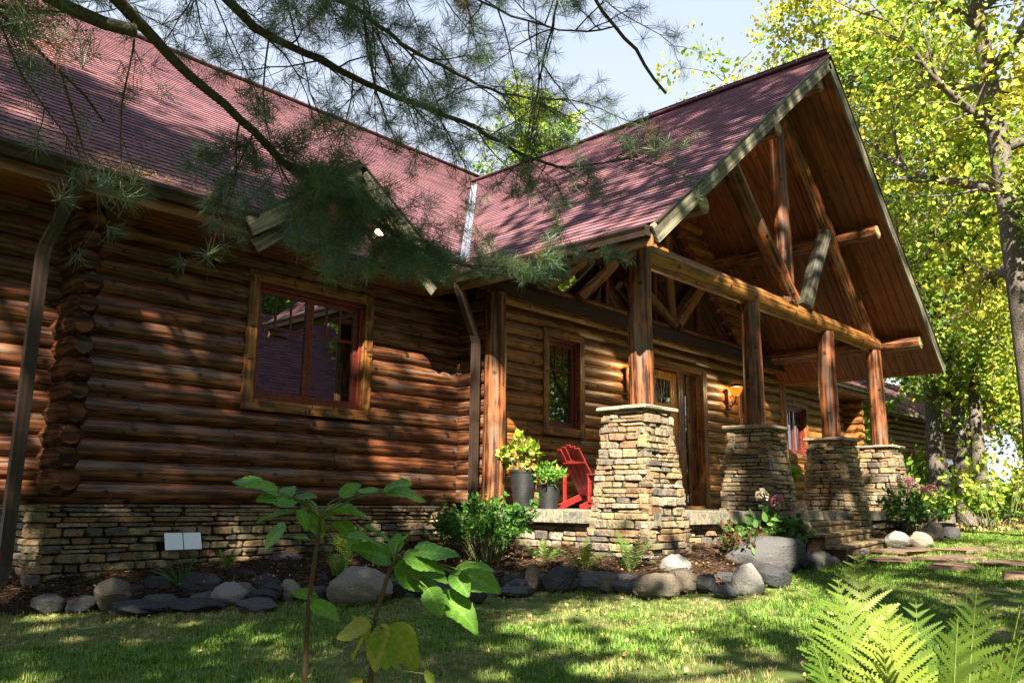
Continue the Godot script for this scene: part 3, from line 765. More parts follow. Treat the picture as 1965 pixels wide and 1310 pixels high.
	# --- sconces are things of their own; main roof
	build_main_roof(h, base)
func prism8(called: String, parent: Node3D, pts: Array, m: Material) -> MeshInstance3D:
	var q := MB.new()
	q.hexa(pts)
	return put(called, q.mesh(), m, parent)
func slab(called: String, parent: Node3D, a: Vector3, b: Vector3, c: Vector3, d: Vector3, th: float, m: Material) -> MeshInstance3D:
	var dn := Vector3(0, -th, 0)
	return prism8(called, parent, [a + dn, b + dn, c + dn, d + dn, a, b, c, d], m)

func gutter_mesh(a: Vector3, b: Vector3, out: Vector3) -> ArrayMesh:
	var m := MB.new()
	var prof := [Vector2(0, 0.0), Vector2(0, -0.11), Vector2(0.075, -0.11), Vector2(0.09, -0.06), Vector2(0.115, -0.025), Vector2(0.115, 0.0), Vector2(0.105, 0.0), Vector2(0.1, -0.012)]
	for i in prof.size() - 1:
		var p: Vector2 = prof[i]
		var q: Vector2 = prof[i + 1]
		m.poly([a + out * p.x + Vector3(0, p.y, 0), b + out * p.x + Vector3(0, p.y, 0), b + out * q.x + Vector3(0, q.y, 0), a + out * q.x + Vector3(0, q.y, 0)], out + Vector3(0, -0.3, 0))
	for e in [a, b]:
		var f := []
		for p in prof.slice(0, 6): f.append(e + out * p.x + Vector3(0, p.y, 0))
		m.poly(f, (e - (a + b) / 2))
	return m.mesh()
func downspout(called: String, pts: Array, parent: Node3D) -> void:
	# ribbed rectangular pipe
	var m := MB.new()
	var rings := []
	for i in pts.size():
		var p: Vector3 = pts[i]
		var y := Vector3(0, 0, 1)
		var d: Vector3 = (pts[mini(i + 1, pts.size() - 1)] - pts[maxi(i - 1, 0)]).normalized()
		var x := d.cross(y).normalized()
		y = x.cross(d)
		var ring := []
		for k in 16:
			var s := k / 4
			var t := (k % 4) / 4.0
			var q := [Vector2(-1 + 2 * t, -1), Vector2(1, -1 + 2 * t), Vector2(1 - 2 * t, 1), Vector2(-1, 1 - 2 * t)][s] as Vector2
			if k % 2 == 1: q *= 0.93
			ring.append(p + x * q.x * 0.048 + y * q.y * 0.036)
		rings.append(ring)
	for i in rings.size() - 1:
		for k in 16:
			var j := (k + 1) % 16
			m.poly([rings[i][k], rings[i][j], rings[i + 1][j], rings[i + 1][k]], (rings[i][k] + rings[i][j]) / 2 - pts[i])
	put(called, m.mesh(), M.metal_brown, parent)

func build_main_roof(h: Node3D, base: Vector3) -> void:
	var r := holder("roof", h)
	r.position = -base
	var X0 := 0.75
	var X1 := 21.3
	var zr := -12.71
	var yr := main_y(zr)
	slab("deck", r, Vector3(X0, main_y(-7.15), -7.15), Vector3(X1, main_y(-7.15), -7.15), Vector3(X1, yr, zr), Vector3(X0, yr, zr), 0.16, M.deck)
	slab("deck", r, Vector3(X0, yr, zr - 0.001), Vector3(X1, yr, zr - 0.001), Vector3(X1, 2.6, zr - 5.9), Vector3(X0, 2.6, zr - 5.9), 0.16, M.deck)
	# gable end closing the attic, set back behind the rake
	for x in [2.45, 20.5]:
		var m := MB.new()
		m.poly([Vector3(x, 2.7, -7.9), Vector3(x, 2.7, -17.8), Vector3(x, yr - 0.2, zr)], Vector3(-1, 0, 0))
		put("gable_end", m.mesh(), M.wall[0], r)
	var v := Vector3(0, PITCH, -1).normalized()
	var keep := func(p: Vector3) -> bool:
		if absf(p.x - 5.1) < 1.35 and p.y < 3.78 - 0.7 * absf(p.x - 5.1): return false
		if p.x > EAVE_X and p.x < APEX.x + 0.3: return roof_y_left(p.x) < p.y - 0.02
		if p.x >= APEX.x + 0.3: return roof_y_right(p.x) < p.y - 0.02 and p.x > 15.0
		return true
	shingle_slope(r, Vector3(X0, main_y(-7.13) + 0.002, -7.13), Vector3.RIGHT, v, X1 - X0, 6.98, keep, 280)
	var rc := MB.new()
	var x := X0
	while x < 13.0:
		rc.cbox(Transform3D(Basis().rotated(Vector3.RIGHT, R(-0.02, 0.02)), Vector3(x + 0.15, yr + 0.03, zr)), Vector3(0.3, 0.03, 0.16), 0.008)
		x += 0.28
	put("ridge_cap", rc.mesh(), M.shingle[3], r)
	# eave: fascia, soffit, gutter
	for e in [[X0, 3.88], [6.38, 6.75], [15.9, X1]]:
		board("fascia", Vector3(e[0], 2.63, -7.2), Vector3(e[1], 2.8, -7.16), r, M.trim[0])
		put("gutter", gutter_mesh(Vector3(e[0], 2.84, -7.155), Vector3(e[1], 2.84, -7.155), Vector3(0, 0, 1)), M.metal_brown, r)
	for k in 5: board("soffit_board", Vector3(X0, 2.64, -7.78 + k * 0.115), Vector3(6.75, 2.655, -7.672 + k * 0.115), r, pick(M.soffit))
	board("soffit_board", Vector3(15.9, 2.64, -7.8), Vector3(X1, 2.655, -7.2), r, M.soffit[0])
	plank("rake_board", Vector3(X1 + 0.02, main_y(-7.1) - 0.1, -7.1), Vector3(X1 + 0.02, yr - 0.1, zr), Vector3(0, 1, 0), 0.2, 0.04, r, M.grey_board[0])
	# small gable over the window
	var s := holder("window_gable", h)
	s.position = -base
	var a := Vector3(5.1, 3.73, -7.1)
	for sd in [-1, 1]:
		var e := Vector3(5.1 + sd * 1.3, 2.8, -7.1)
		slab("deck", s, e, a, a + Vector3(0, 0, -1.3), e + Vector3(0, 0, -1.3), 0.08, M.deck)
		plank("barge_board", e + Vector3(0, -0.12, 0.022), a + Vector3(0, -0.12, 0.022), Vector3(0, 1, 0), 0.19, 0.035, s, M.grey_board[0])
		plank("inner_barge_board", e + Vector3(-sd * 0.12, -0.27, -0.07), a + Vector3(0, -0.27, -0.07), Vector3(0, 1, 0), 0.14, 0.03, s, M.grey_board[1])
		plank("drip_edge", e + Vector3(0, -0.0, 0.03), a + Vector3(0, 0.0, 0.03), Vector3(0, 1, 0), 0.03, 0.05, s, M.metal_brown)
		var u := (a - e).normalized()
		for k in 5:
			var z := -7.66 + k * 0.11
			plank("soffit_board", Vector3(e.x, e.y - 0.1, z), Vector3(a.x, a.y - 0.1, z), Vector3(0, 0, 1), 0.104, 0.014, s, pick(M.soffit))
		var kp := func(p: Vector3) -> bool: return main_y(p.z) < p.y + 0.05
		shingle_slope(s, Vector3(e.x, e.y + 0.003, e.z + 0.04), Vector3(0, 0, -1), u, 1.3, (a - e).length(), kp, 45)
	var rl := MB.new()
	rl.tube([Vector3(5.62, 3.17, -7.4), Vector3(5.61, 3.145, -7.4)], [0.055, 0.055], 14)
	var lamp_m := mat(Color.WHITE, 0.4)
	lamp_m.emission_enabled = true; lamp_m.emission = Color(1, 0.93, 0.8); lamp_m.emission_energy_multiplier = 1.0
	M.lamp = lamp_m
	put("downlight", rl.mesh(), lamp_m, s)
	lamp_light(Vector3(5.6, 3.1, -7.4), 0.02)
	# valley flashing
	var vf := MB.new()
	for k in 14:
		var t0 := 0.3 + k * 0.3
		var A := Vector3(EAVE_X + t0 + 0.06, 0, -7.15 - t0 + 0.06)
		var B := Vector3(EAVE_X + t0 + 0.36, 0, -7.15 - t0 - 0.24)
		for w in [-1, 1]:
			var q := []
			for p in [[A, 0.0], [B, 0.0], [B, 1.0], [A, 1.0]]:
				var c: Vector3 = p[0]
				var off: Vector3 = Vector3(-0.085, 0, 0) * p[1] if w < 0 else Vector3(0, 0, 0.085) * p[1]
				var pt: Vector3 = c + off
				pt.y = (main_y(pt.z) if w < 0 else roof_y_left(pt.x)) + 0.045
				q.append(pt)
			vf.poly(q, Vector3.UP)
	put("valley_flashing", vf.mesh(), M.flashing, r)
	var vp := MB.new()
	vp.tube([Vector3(4.05, 3.4, -7.98), Vector3(4.05, 3.62, -7.98)], [0.04, 0.04], 10)
	vp.tube([Vector3(4.05, 3.48, -7.93), Vector3(4.05, 3.56, -7.98)], [0.11, 0.05], 10)
	put("vent_pipe", vp.mesh(), M.flashing, r)
	# downspouts
	var ds := holder("downspouts", h)
	ds.position = -base
	downspout("downspout", [Vector3(2.25, 2.76, -7.08), Vector3(2.25, 2.66, -7.08), Vector3(2.22, 2.58, -7.12), Vector3(2.13, 2.15, -7.36), Vector3(2.12, 2.05, -7.38), Vector3(2.12, -0.45, -7.38), Vector3(2.1, -0.56, -7.36), Vector3(1.98, -0.66, -7.3)], ds)
	downspout("downspout", [Vector3(6.6, 2.76, -7.08), Vector3(6.6, 2.64, -7.08), Vector3(6.64, 2.56, -7.08), Vector3(7.0, 2.14, -7.2), Vector3(7.05, 2.02, -7.22), Vector3(7.05, 0.0, -7.22), Vector3(7.05, -0.5, -7.22)], ds)

func lamp_light(at: Vector3, e: float) -> void:
	var l := OmniLight3D.new()
	l.position = at
	l.light_energy = e
	l.light_color = Color(1, 0.85, 0.62)
	l.light_size = 0.05
	l.omni_range = 12.0
	l.omni_attenuation = 2.0
	l.shadow_enabled = true
	add_child(l)

func build_portico() -> void:
	var t := thing("entrance_portico", "steep gabled entrance portico of round log posts, beam and truss", "portico", Vector3(APEX.x, 0, ZP))
	var base := t.position
	var P := func(called: String) -> Node3D:
		var o := holder(called, t)
		o.position = -base
		return o
	var fr: Node3D = P.call("frame")
	var px := [7.55, 10.36, 12.92, 15.05]
	var tops := [2.96, 2.83, 2.83, 2.82]
	for i in 4:
		timber("post", Vector3(px[i], 1.112, ZP + (0.07 if i == 0 else 0.0)), Vector3(px[i] + [0.0, -0.02, 0.03, 0.0][i], tops[i], ZP + (0.07 if i == 0 else 0.0)), 0.142, 0.13, fr, M.post[i % 3], 0.16)
	timber("beam", Vector3(7.25, 2.95, ZP - 0.03), Vector3(15.45, 2.95, ZP - 0.03), 0.155, 0.14, fr, M.beam[0], 0.08)
	timber("king_post", Vector3(11.52, 3.05, ZP), Vector3(11.5, 6.2, ZP), 0.14, 0.115, fr, M.post[0], 0.2)
	timber("strut", Vector3(9.8, 4.75, ZP + 0.03), Vector3(11.62, 3.1, ZP + 0.06), 0.135, 0.125, fr, M.post[1], 0.1)
	timber("strut", Vector3(12.02, 3.05, ZP + 0.06), Vector3(13.02, 4.5, ZP + 0.06), 0.13, 0.12, fr, M.dead_wood[0], 0.14)
	timber("rafter", Vector3(11.75, 6.25, ZP - 0.03), Vector3(14.95, 2.95, ZP - 0.03), 0.14, 0.14, fr, M.post[0], 0.12)
	for q in [Vector2(11.5, 6.33), Vector2(9.92, 5.06), Vector2(7.87, 3.4), Vector2(13.55, 4.52), Vector2(15.33, 2.93)]:
		var lg := timber("purlin", Vector3(q.x, q.y, -7.45), Vector3(q.x, q.y, ZF - 0.12), 0.125, 0.115, fr, M.post[0], 0.08)
		var e := MB.new()
		e.tube([Vector3(q.x, q.y, ZF - 0.122), Vector3(q.x, q.y, ZF - 0.115)], [0.113, 0.11], 14)
		put("purlin_end", e.mesh(), M.log_end[0], fr)
	# roof
	var r: Node3D = P.call("roof")
	var zb := -12.6
	var aL := Vector3(EAVE_X, roof_y_left(EAVE_X), ZF)
	var ap := Vector3(APEX.x, APEX.y, ZF)
	var aR := Vector3(EAVE_R, roof_y_right(EAVE_R), ZF)
	var bk := Vector3(0, 0, zb - ZF)
	slab("deck", r, aL, ap, ap + bk, aL + bk, 0.1, M.deck)
	slab("deck", r, ap, aR, aR + bk, ap + bk, 0.1, M.deck)
	var u := (ap - aL).normalized()
	shingle_slope(r, aL + Vector3(-0.02, 0.0, 0.03), Vector3(0, 0, -1), u, 8.2, (ap - aL).length(), func(p: Vector3) -> bool: return main_y(p.z) < p.y + 0.03, 280)
	shingle_slope(r, aR + Vector3(0.02, 0.0, 0.03), Vector3(0, 0, -1), (ap - aR).normalized(), 3.2, (ap - aR).length(), func(p: Vector3) -> bool: return main_y(p.z) < p.y + 0.03, 0)
	var rc := MB.new()
	var z := ZF + 0.03
	while z > -12.0:
		rc.cbox(Transform3D(Basis(), Vector3(APEX.x, APEX.y + 0.035, z - 0.15)), Vector3(0.2, 0.03, 0.3), 0.008)
		z -= 0.28
	put("ridge_cap", rc.mesh(), M.shingle[3], r)
	for sd in 2:
		var e: Vector3 = aL if sd == 0 else aR
		plank("rake_board", e + Vector3(0, -0.115, 0.024), ap + Vector3(0, -0.115, 0.024), Vector3(0, 1, 0), 0.2, 0.04, r, M.grey_board[0])
		plank("drip_edge", e + Vector3(0, 0.005, 0.035), ap + Vector3(0, 0.005, 0.035), Vector3(0, 1, 0), 0.025, 0.055, r, M.metal_brown)
		var k := 0
		while ZF - 0.07 - k * 0.142 > -7.5:
			var zz := ZF - 0.07 - k * 0.142
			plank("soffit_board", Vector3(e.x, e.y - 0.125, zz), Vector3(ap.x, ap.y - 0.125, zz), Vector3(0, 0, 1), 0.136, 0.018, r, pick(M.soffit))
			k += 1
	board("fascia", Vector3(EAVE_X - 0.01, 2.6, -7.3), Vector3(EAVE_X + 0.03, 2.74, ZF), r, M.trim[0])
	put("gutter", gutter_mesh(Vector3(EAVE_X - 0.012, 2.79, -7.05), Vector3(EAVE_X - 0.012, 2.79, ZF - 0.01), Vector3(-1, 0, 0)), M.metal_brown, r)
	board("fascia", Vector3(EAVE_R - 0.03, 2.46, -7.3), Vector3(EAVE_R + 0.01, 2.58, ZF), r, M.trim[0])
	put("gutter", gutter_mesh(Vector3(EAVE_R + 0.012, 2.6, -7.05), Vector3(EAVE_R + 0.012, 2.6, ZF - 0.01), Vector3(1, 0, 0)), M.metal_brown, r)
	# lit downlight in the soffit
	var dl := Vector3(10.55, roof_y_left(10.55) - 0.145, -5.9)
	var l := MB.new()
	l.tube([dl, dl + Vector3(0.012, -0.02, 0)], [0.06, 0.06], 14)
	put("downlight", l.mesh(), M.lamp, r)
	lamp_light(dl + Vector3(0.05, -0.09, 0), 0.12)
	# lower-left soffit end closing piece
	board("eave_return", Vector3(EAVE_X - 0.02, 2.58, ZF - 0.06), Vector3(EAVE_X + 0.3, 2.62, ZF), r, M.trim[0])

func build_porch() -> void:
	var p := struct("porch_floor", Mesh.new() if false else lathe_prism([Vector2(7.3, -0.11), Vector2(16.3, -0.11), Vector2(16.3, -0.02), Vector2(7.3, -0.02)], -7.5, -4.85), M.slate[1])
	# slate tiles on top and along the edges
	var x := 7.28
	while x < 16.2:
		var z := -7.48
		while z < -4.84:
			var z1 := minf(z + 0.4, -4.83)
			var q := MB.new()
			q.cbox(Transform3D(Basis(), Vector3(x + 0.2, -0.008, (z + z1) / 2)), Vector3(0.394, 0.018, z1 - z - 0.006), 0.003)
			put("tile", q.mesh(), pick(M.slate), p)
			z += 0.4
		var f := MB.new()
		f.cbox(Transform3D(Basis(), Vector3(x + 0.2, -0.08, -4.842)), Vector3(0.394, 0.13, 0.02), 0.003)
		put("edge_tile", f.mesh(), pick(M.slate), p)
		x += 0.4
	var z2 := -7.3
	while z2 < -4.86:
		var f2 := MB.new()
		f2.cbox(Transform3D(Basis(), Vector3(7.29, -0.08, z2 + 0.13)), Vector3(0.02, 0.13, 0.254), 0.003)
		put("edge_tile", f2.mesh(), pick(M.slate), p)
		z2 += 0.26
	var w := thing("porch_base", "low stacked stone wall under the slate porch edge", "wall", Vector3(7.4, -0.75, -4.95))
	var bo := holder("stonework", w)
	bo.position = -w.position
	stone_face(bo, Vector3(7.36, -0.8, -7.6), Vector3(0, 0, 1), Vector3.UP, 2.7, 0.67, 0.1, Vector2(0.04, 0.085), Vector2(0.12, 0.3))
	stone_face(bo, Vector3(7.4, -0.8, -4.9), Vector3.RIGHT, Vector3.UP, 4.2, 0.67, 0.1, Vector2(0.04, 0.085), Vector2(0.12, 0.32))
	stone_face(bo, Vector3(13.3, -0.8, -4.9), Vector3.RIGHT, Vector3.UP, 2.9, 0.67, 0.1, Vector2(0.05, 0.09), Vector2(0.15, 0.35))
	var c := MB.new()
	c.box(Vector3(7.42, -0.85, -7.6), Vector3(16.25, -0.115, -4.97))
	put("mortar_bed", c.mesh(), M.mortar, bo)
	# steps
	var s := thing("wooden_steps", "three weathered wooden steps leading up to the slate porch", "steps", Vector3(9.55, -0.56, -4.17), "", deg_to_rad(10.5))
	for i in 3:
		var y := 0.43 - 0.125 * i
		var z := 0.22 * i
		var q := MB.new()
		for k in 2:
			q = MB.new()
			q.cbox(Transform3D(Basis(), Vector3(1.54, y - 0.018, z - 0.06 - 0.118 * k)), Vector3(3.12, 0.034, 0.114), 0.005)
			put("tread", q.mesh(), M.step[(i + k) % 2], s)
		q = MB.new()
		q.cbox(Transform3D(Basis(), Vector3(1.54, y - 0.1, z - 0.03)), Vector3(3.06, 0.128, 0.02), 0.003)
		put("riser", q.mesh(), M.step[1], s)
		for e in [0.02, 3.06]:
			q = MB.new()
			q.cbox(Transform3D(Basis(), Vector3(e, y - 0.25, z - 0.13)), Vector3(0.04, 0.43, 0.2), 0.003)
			put("stringer", q.mesh(), M.metal_brown, s)
	var ri := MB.new()
	for k in 8:
		var f3 := MB.new()
		f3.cbox(Transform3D(Basis(), Vector3(0.2 + k * 0.39, 0.5, -0.25)), Vector3(0.384, 0.115, 0.03), 0.003)
		put("riser_tile", f3.mesh(), pick(M.slate), s)
	var land := MB.new()
	land.cbox(Transform3D(Basis(), Vector3(1.55, 0.5, -0.5)), Vector3(3.1, 0.1, 0.44), 0.004)
	put("landing", land.mesh(), M.slate[0], s)
# ---------------------------------------------------------------- ground
func gy(x: float, z: float) -> float:
	var a := -0.935 + 0.0355 * x
	var lim := -0.46
	var y := a if a < lim - 0.06 else lim - 0.06 + 0.06 * (1.0 - exp(-(a - lim + 0.06) / 0.06))
	return y + 0.012 * sin(x * 1.7 + z) * sin(z * 2.1 - x * 0.6)
const EDGE := [Vector2(1.2, -7.9), Vector2(2.25, -7.5), Vector2(3.25, -7.0), Vector2(4.35, -6.35), Vector2(5.15, -6.1), Vector2(5.75, -5.4), Vector2(6.15, -4.8), Vector2(6.38, -4.25), Vector2(7.0, -3.87), Vector2(8.6, -3.97), Vector2(9.7, -4.25)]
const WALLS := [Vector2(1.2, -8.4), Vector2(2.2, -8.0), Vector2(3.15, -7.85), Vector2(4.25, -7.85), Vector2(5.05, -7.85), Vector2(6.1, -7.85), Vector2(7.0, -7.8), Vector2(7.45, -6.6), Vector2(7.5, -5.0), Vector2(8.9, -4.95), Vector2(10.4, -4.95)]
const EDGE2 := [Vector2(12.5, -4.72), Vector2(13.2, -4.2), Vector2(14.9, -4.2), Vector2(16.4, -4.6), Vector2(17.2, -5.6)]
const WALLS2 := [Vector2(12.6, -4.95), Vector2(13.2, -4.95), Vector2(14.9, -4.95), Vector2(16.3, -4.95), Vector2(16.4, -5.7)]
func curve(a: Array, t: float) -> Vector2:
	var f := clampf(t, 0, 0.99999) * (a.size() - 1)
	var i := int(f)
	var p0: Vector2 = a[maxi(i - 1, 0)]
	var p3: Vector2 = a[mini(i + 2, a.size() - 1)]
	return (a[i] as Vector2).cubic_interpolate(a[i + 1], p0, p3, f - i)
func bed_y(p: Vector2, s: float) -> float:   # s 0 at the edging, 1 at the wall
	var n := 0.025 * sin(p.x * 7.0) * sin(p.y * 6.1) + 0.012 * sin(p.x * 17.0 + p.y * 13.0)
	return gy(p.x, p.y) + 0.07 + (0.2 if p.x < 9 else 0.06) * s + n
func bed_mesh(e: Array, w: Array, nu: int) -> ArrayMesh:
	var st := SurfaceTool.new()
	st.begin(Mesh.PRIMITIVE_TRIANGLES)
	st.set_smooth_group(0)
	var nv := 14
	for i in nu + 1:
		for j in nv + 1:
			var p := curve(e, float(i) / nu).lerp(curve(w, float(i) / nu), float(j) / nv)
			var y := bed_y(p, float(j) / nv)
			if j == 0: y -= 0.25
			st.add_vertex(Vector3(p.x, y, p.y))
	for i in nu:
		for j in nv:
			var a := i * (nv + 1) + j
			for k in [a, a + nv + 1, a + 1, a + 1, a + nv + 1, a + nv + 2]: st.add_index(k)
	st.generate_normals()
	return st.commit()
func in_bed(x: float, z: float) -> bool:
	for pr in [[EDGE, WALLS], [EDGE2, WALLS2]]:
		var poly := PackedVector2Array()
		for k in 31: poly.append(curve(pr[0], k / 30.0))
		for k in 11: poly.append(curve(pr[1], 1.0 - k / 10.0))
		if Geometry2D.is_point_in_polygon(Vector2(x, z), poly): return true
	return false
var bed_polys := []
func build_ground() -> void:
	var st := SurfaceTool.new()
	st.begin(Mesh.PRIMITIVE_TRIANGLES)
	st.set_smooth_group(0)
	var xs := []
	var x := -60.0
	while x < 120.0:
		xs.append(x)
		x += 0.35 if x > -2 and x < 16 else (1.5 if x > -12 and x < 40 else 8.0)
	var zs := []
	var z := -120.0
	while z < 60.0:
		zs.append(z)
		z += 0.35 if z > -9 and z < 2 else (1.5 if z > -22 and z < 14 else 8.0)
	for a in xs:
		for b in zs: st.add_vertex(Vector3(a, gy(a, b), b))
	for i in xs.size() - 1:
		for j in zs.size() - 1:
			var k := i * zs.size() + j
			for q in [k, k + zs.size(), k + 1, k + 1, k + zs.size(), k + zs.size() + 1]: st.add_index(q)
	st.generate_normals()
	struct("lawn", st.commit(), M.lawn)
	struct("mulch_bed", bed_mesh(EDGE, WALLS, 120), M.soil)
	struct("mulch_bed", bed_mesh(EDGE2, WALLS2, 40), M.soil)
	for pr in [[EDGE, WALLS], [EDGE2, WALLS2]]:
		var poly := PackedVector2Array()
		for k in 31: poly.append(curve(pr[0], k / 30.0))
		for k in 11: poly.append(curve(pr[1], 1.0 - k / 10.0))
		bed_polys.append(poly)
	# leaf litter under the trees
	var lp := PackedVector2Array()
	var lm := MB.new()
	var ring := []
	for k in 40:
		var a := TAU * k / 40
		var r := 1.0 + 0.12 * sin(a * 5.0) + 0.08 * sin(a * 11.0)
		var px := 33.0 + 13.5 * r * cos(a)
		var pz := -9.0 + 6.2 * r * sin(a)
		ring.append(Vector3(px, gy(px, pz) + 0.03, pz))
	for k in 40: lm.poly([Vector3(33, gy(33, -9) + 0.04, -9), ring[k], ring[(k + 1) % 40]], Vector3.UP)
	struct("leaf_litter_ground", lm.mesh(), M.litter_ground)
	# flagstones
	var path := Node3D.new()
	path.name = "garden_path"
	path.set_meta("kind", "structure")
	add_child(path)
	for f in [[10.55, -3.55, 1.0, 0.42], [11.75, -3.75, 1.1, 0.5], [11.0, -3.05, 1.0, 0.42], [12.2, -3.2, 0.9, 0.5], [9.95, -2.75, 0.85, 0.42], [10.75, -2.35, 0.9, 0.5], [9.55, -1.9, 0.8, 0.5], [10.4, -1.6, 0.9, 0.5], [9.2, -1.1, 0.9, 0.5]]:
		var m := MB.new()
		m.cbox(Transform3D(Basis().rotated(Vector3.UP, R(-0.2, 0.25)), Vector3(f[0], gy(f[0], f[1]) + 0.018, f[1])), Vector3(f[2], 0.05, f[3]), 0.012, 0.05, rng)
		put("flagstone", m.mesh(), pick(M.flag), path)
	scatter_ground()

func in_polys(x: float, z: float) -> bool:
	for p in bed_polys:
		if Geometry2D.is_point_in_polygon(Vector2(x, z), p): return true
	return z < -7.6 and x > 1.8 and x < 21.0 or (x > 7.2 and x < 16.4 and z < -4.75) or (x > 9.4 and x < 12.8 and z < -3.95 and z > -5)
func on_path(x: float, z: float) -> bool:
	for f in [[10.55, -3.55, 1.0, 0.42], [11.75, -3.75, 1.1, 0.5], [11.0, -3.05, 1.0, 0.42], [12.2, -3.2, 0.9, 0.5], [9.95, -2.75, 0.85, 0.42], [10.75, -2.35, 0.9, 0.5], [9.55, -1.9, 0.8, 0.5], [10.4, -1.6, 0.9, 0.5]]:
		if absf(x - f[0]) < f[2] * 0.5 and absf(z - f[1]) < f[3] * 0.5 + 0.02: return true
	return false
func blade_mesh(n: int, h: float, w: float, spread: float) -> ArrayMesh:
	var m := MB.new()
	for k in n:
		var a := R(0, TAU)
		var d := Vector3(cos(a), 0, sin(a))
		var s := Vector3(-sin(a + R(-1, 1)), 0, cos(a))
		var o := d * R(0, spread)
		var hh := h * R(0.55, 1.15)
		var lean := R(0.1, 0.7)
		var p1 := o + Vector3(0, hh * 0.55, 0) + d * hh * lean * 0.3
		var p2 := o + Vector3(0, hh * R(0.8, 1.0), 0) + d * hh * lean
		var b := m.v.size()
		var nn := (s.cross(p1 - o).normalized() + Vector3(0, 0.6, 0)).normalized()
		for p in [o - s * w, o + s * w, p1 - s * w * 0.8, p1 + s * w * 0.8, p2]: m.add(p, nn, Vector2.ZERO)
		m.ix.append_array([b, b + 2, b + 1, b + 1, b + 2, b + 3, b + 2, b + 4, b + 3])
	return m.mesh()
func scatter_ground() -> void:
	var nz := FastNoiseLite.new()
	nz.seed = 3; nz.frequency = 0.45; nz.fractal_octaves = 4
	var pl := []
	var co := []
	var cnt := 0
	while cnt < 110000:
		# denser towards the camera, thinning with distance
		var x := -0.5 + pow(rng.randf(), 1.25) * 26.0
		var z := R(-8.2, 1.0) if x < 14 else R(-9.0, 0.5)
		cnt += 1
		if z > -0.15 * x + 0.6: continue
		if x * 3.6 < -z and z < -1.0 and x < 1.2: continue
		if in_polys(x, z): continue
		if on_path(x, z) and rng.randf() < 0.97: continue
		var q := nz.get_noise_2d(x, z)
		if q > 0.15 and rng.randf() < (q - 0.1) * 2.2: continue
		var s := R(0.7, 1.3) * (0.8 if q > 0.0 else 1.05) * (1.0 + maxf(0.0, x - 8.0) * 0.05)
		pl.append(Transform3D(Basis().rotated(Vector3.UP, R(0, TAU)).scaled(Vector3(s, s, s)), Vector3(x, gy(x, z) - 0.005, z)))
		var c := Color(0.085, 0.19, 0.028).lerp(Color(0.18, 0.27, 0.04), rng.randf())
		q += 0.16 * clampf((6.5 - x) / 3.0, 0.0, 1.0)
		if q > 0.02: c = c.lerp(Color(0.32, 0.26, 0.12), clampf(q * 2.5 + R(-0.3, 0.3), 0, 0.85))
		co.append(c)
	tag(scatter("grass", blade_mesh(9, 0.042, 0.0021, 0.035), M.grass, pl, co), "short green and straw-coloured lawn grass", "grass")
	# broad-leaved weeds in the lawn
	pl = []; co = []
	for k in 5200:
		var x := R(0.8, 15.0)
		var z := R(-7.5, 0.5)
		if z > -0.15 * x + 0.6 or in_polys(x, z) or on_path(x, z): continue
		var s := R(0.012, 0.03)
		pl.append(Transform3D(look((Vector3.UP * 1.4 + rdir()).normalized(), R(0, TAU)).scaled(Vector3(s, s, s)).rotated(Vector3.RIGHT, R(0.6, 1.3)), Vector3(x, gy(x, z) + R(0.01, 0.035), z)))
		co.append(Color(0.05, 0.14, 0.03).lerp(Color(0.1, 0.2, 0.05), rng.randf()))
	tag(scatter("clover_patches", leaf_mesh(0.7, 0.1), M.leaf, pl, co), "small round clover leaves among the lawn grass", "clover")
	# dry needles and chips on the beds
	pl = []; co = []
	var chip := MB.new()
	chip.cbox(Transform3D(), Vector3(1, 0.22, 0.14), 0.05)
	for k in 9000:
		var second := rng.randf() < 0.14
		var t := rng.randf()
		var s := R(0.02, 1.0)
		var p := curve(EDGE2, t).lerp(curve(WALLS2, t), s) if second else curve(EDGE, t).lerp(curve(WALLS, t), s)
		var L := R(0.02, 0.075)
		var bas := Basis().rotated(Vector3.FORWARD, R(-0.45, 0.45)).rotated(Vector3.UP, R(0, TAU)).scaled(Vector3(L, L * R(0.4, 1), L * R(0.6, 1.4)))
		pl.append(Transform3D(bas, Vector3(p.x, bed_y(p, s) + R(0.0, 0.02), p.y)))
		co.append(Color(0.03, 0.018, 0.012).lerp(Color(0.16, 0.1, 0.06), pow(rng.randf(), 2.0)))
	tag(scatter("bark_mulch", chip.mesh(), M.chip, pl, co), "dark shredded bark mulch covering the planting bed", "mulch")
	pl = []; co = []
	for k in 2600:
		var x := R(0.5, 16.0)
		var z := R(-8.0, 0.2)
		var y := gy(x, z) + 0.02
		if in_polys(x, z):
			if z < -7.75 or (x > 7.3 and z < -4.8) or (x > 9.4): continue
			y = gy(x, z) + 0.2
		elif z > -0.15 * x + 0.6: continue
		var s := R(0.015, 0.04)
		pl.append(Transform3D(look(rdir(), R(0, TAU)).scaled(Vector3(s, s, s)), Vector3(x, y, z)))
		co.append(Color(0.22, 0.12, 0.05).lerp(Color(0.5, 0.36, 0.16), rng.randf()))
	tag(scatter("fallen_leaves", leaf_mesh(0.6, 0.35), M.dry, pl, co), "curled brown and tan leaves fallen on lawn and bed", "leaves")
	# leaf litter further back
	pl = []; co = []
	for k in 7000:
		var x := R(19, 46)
		var z := R(-15, -3)
		var s := R(0.05, 0.09)
		pl.append(Transform3D(look((rdir() + Vector3.UP).normalized(), R(0, TAU)).scaled(Vector3(s, s, s)), Vector3(x, gy(x, z) + R(0.03, 0.08), z)))
		co.append(Color(0.25, 0.12, 0.05).lerp(Color(0.5, 0.34, 0.16), rng.randf()))
	tag(scatter("leaf_litter", leaf_mesh(0.6, 0.3), M.dry, pl, co), "orange-brown leaf litter under the maples", "leaves")
	# needles and leaves lying on the roof edge
	pl = []; co = []
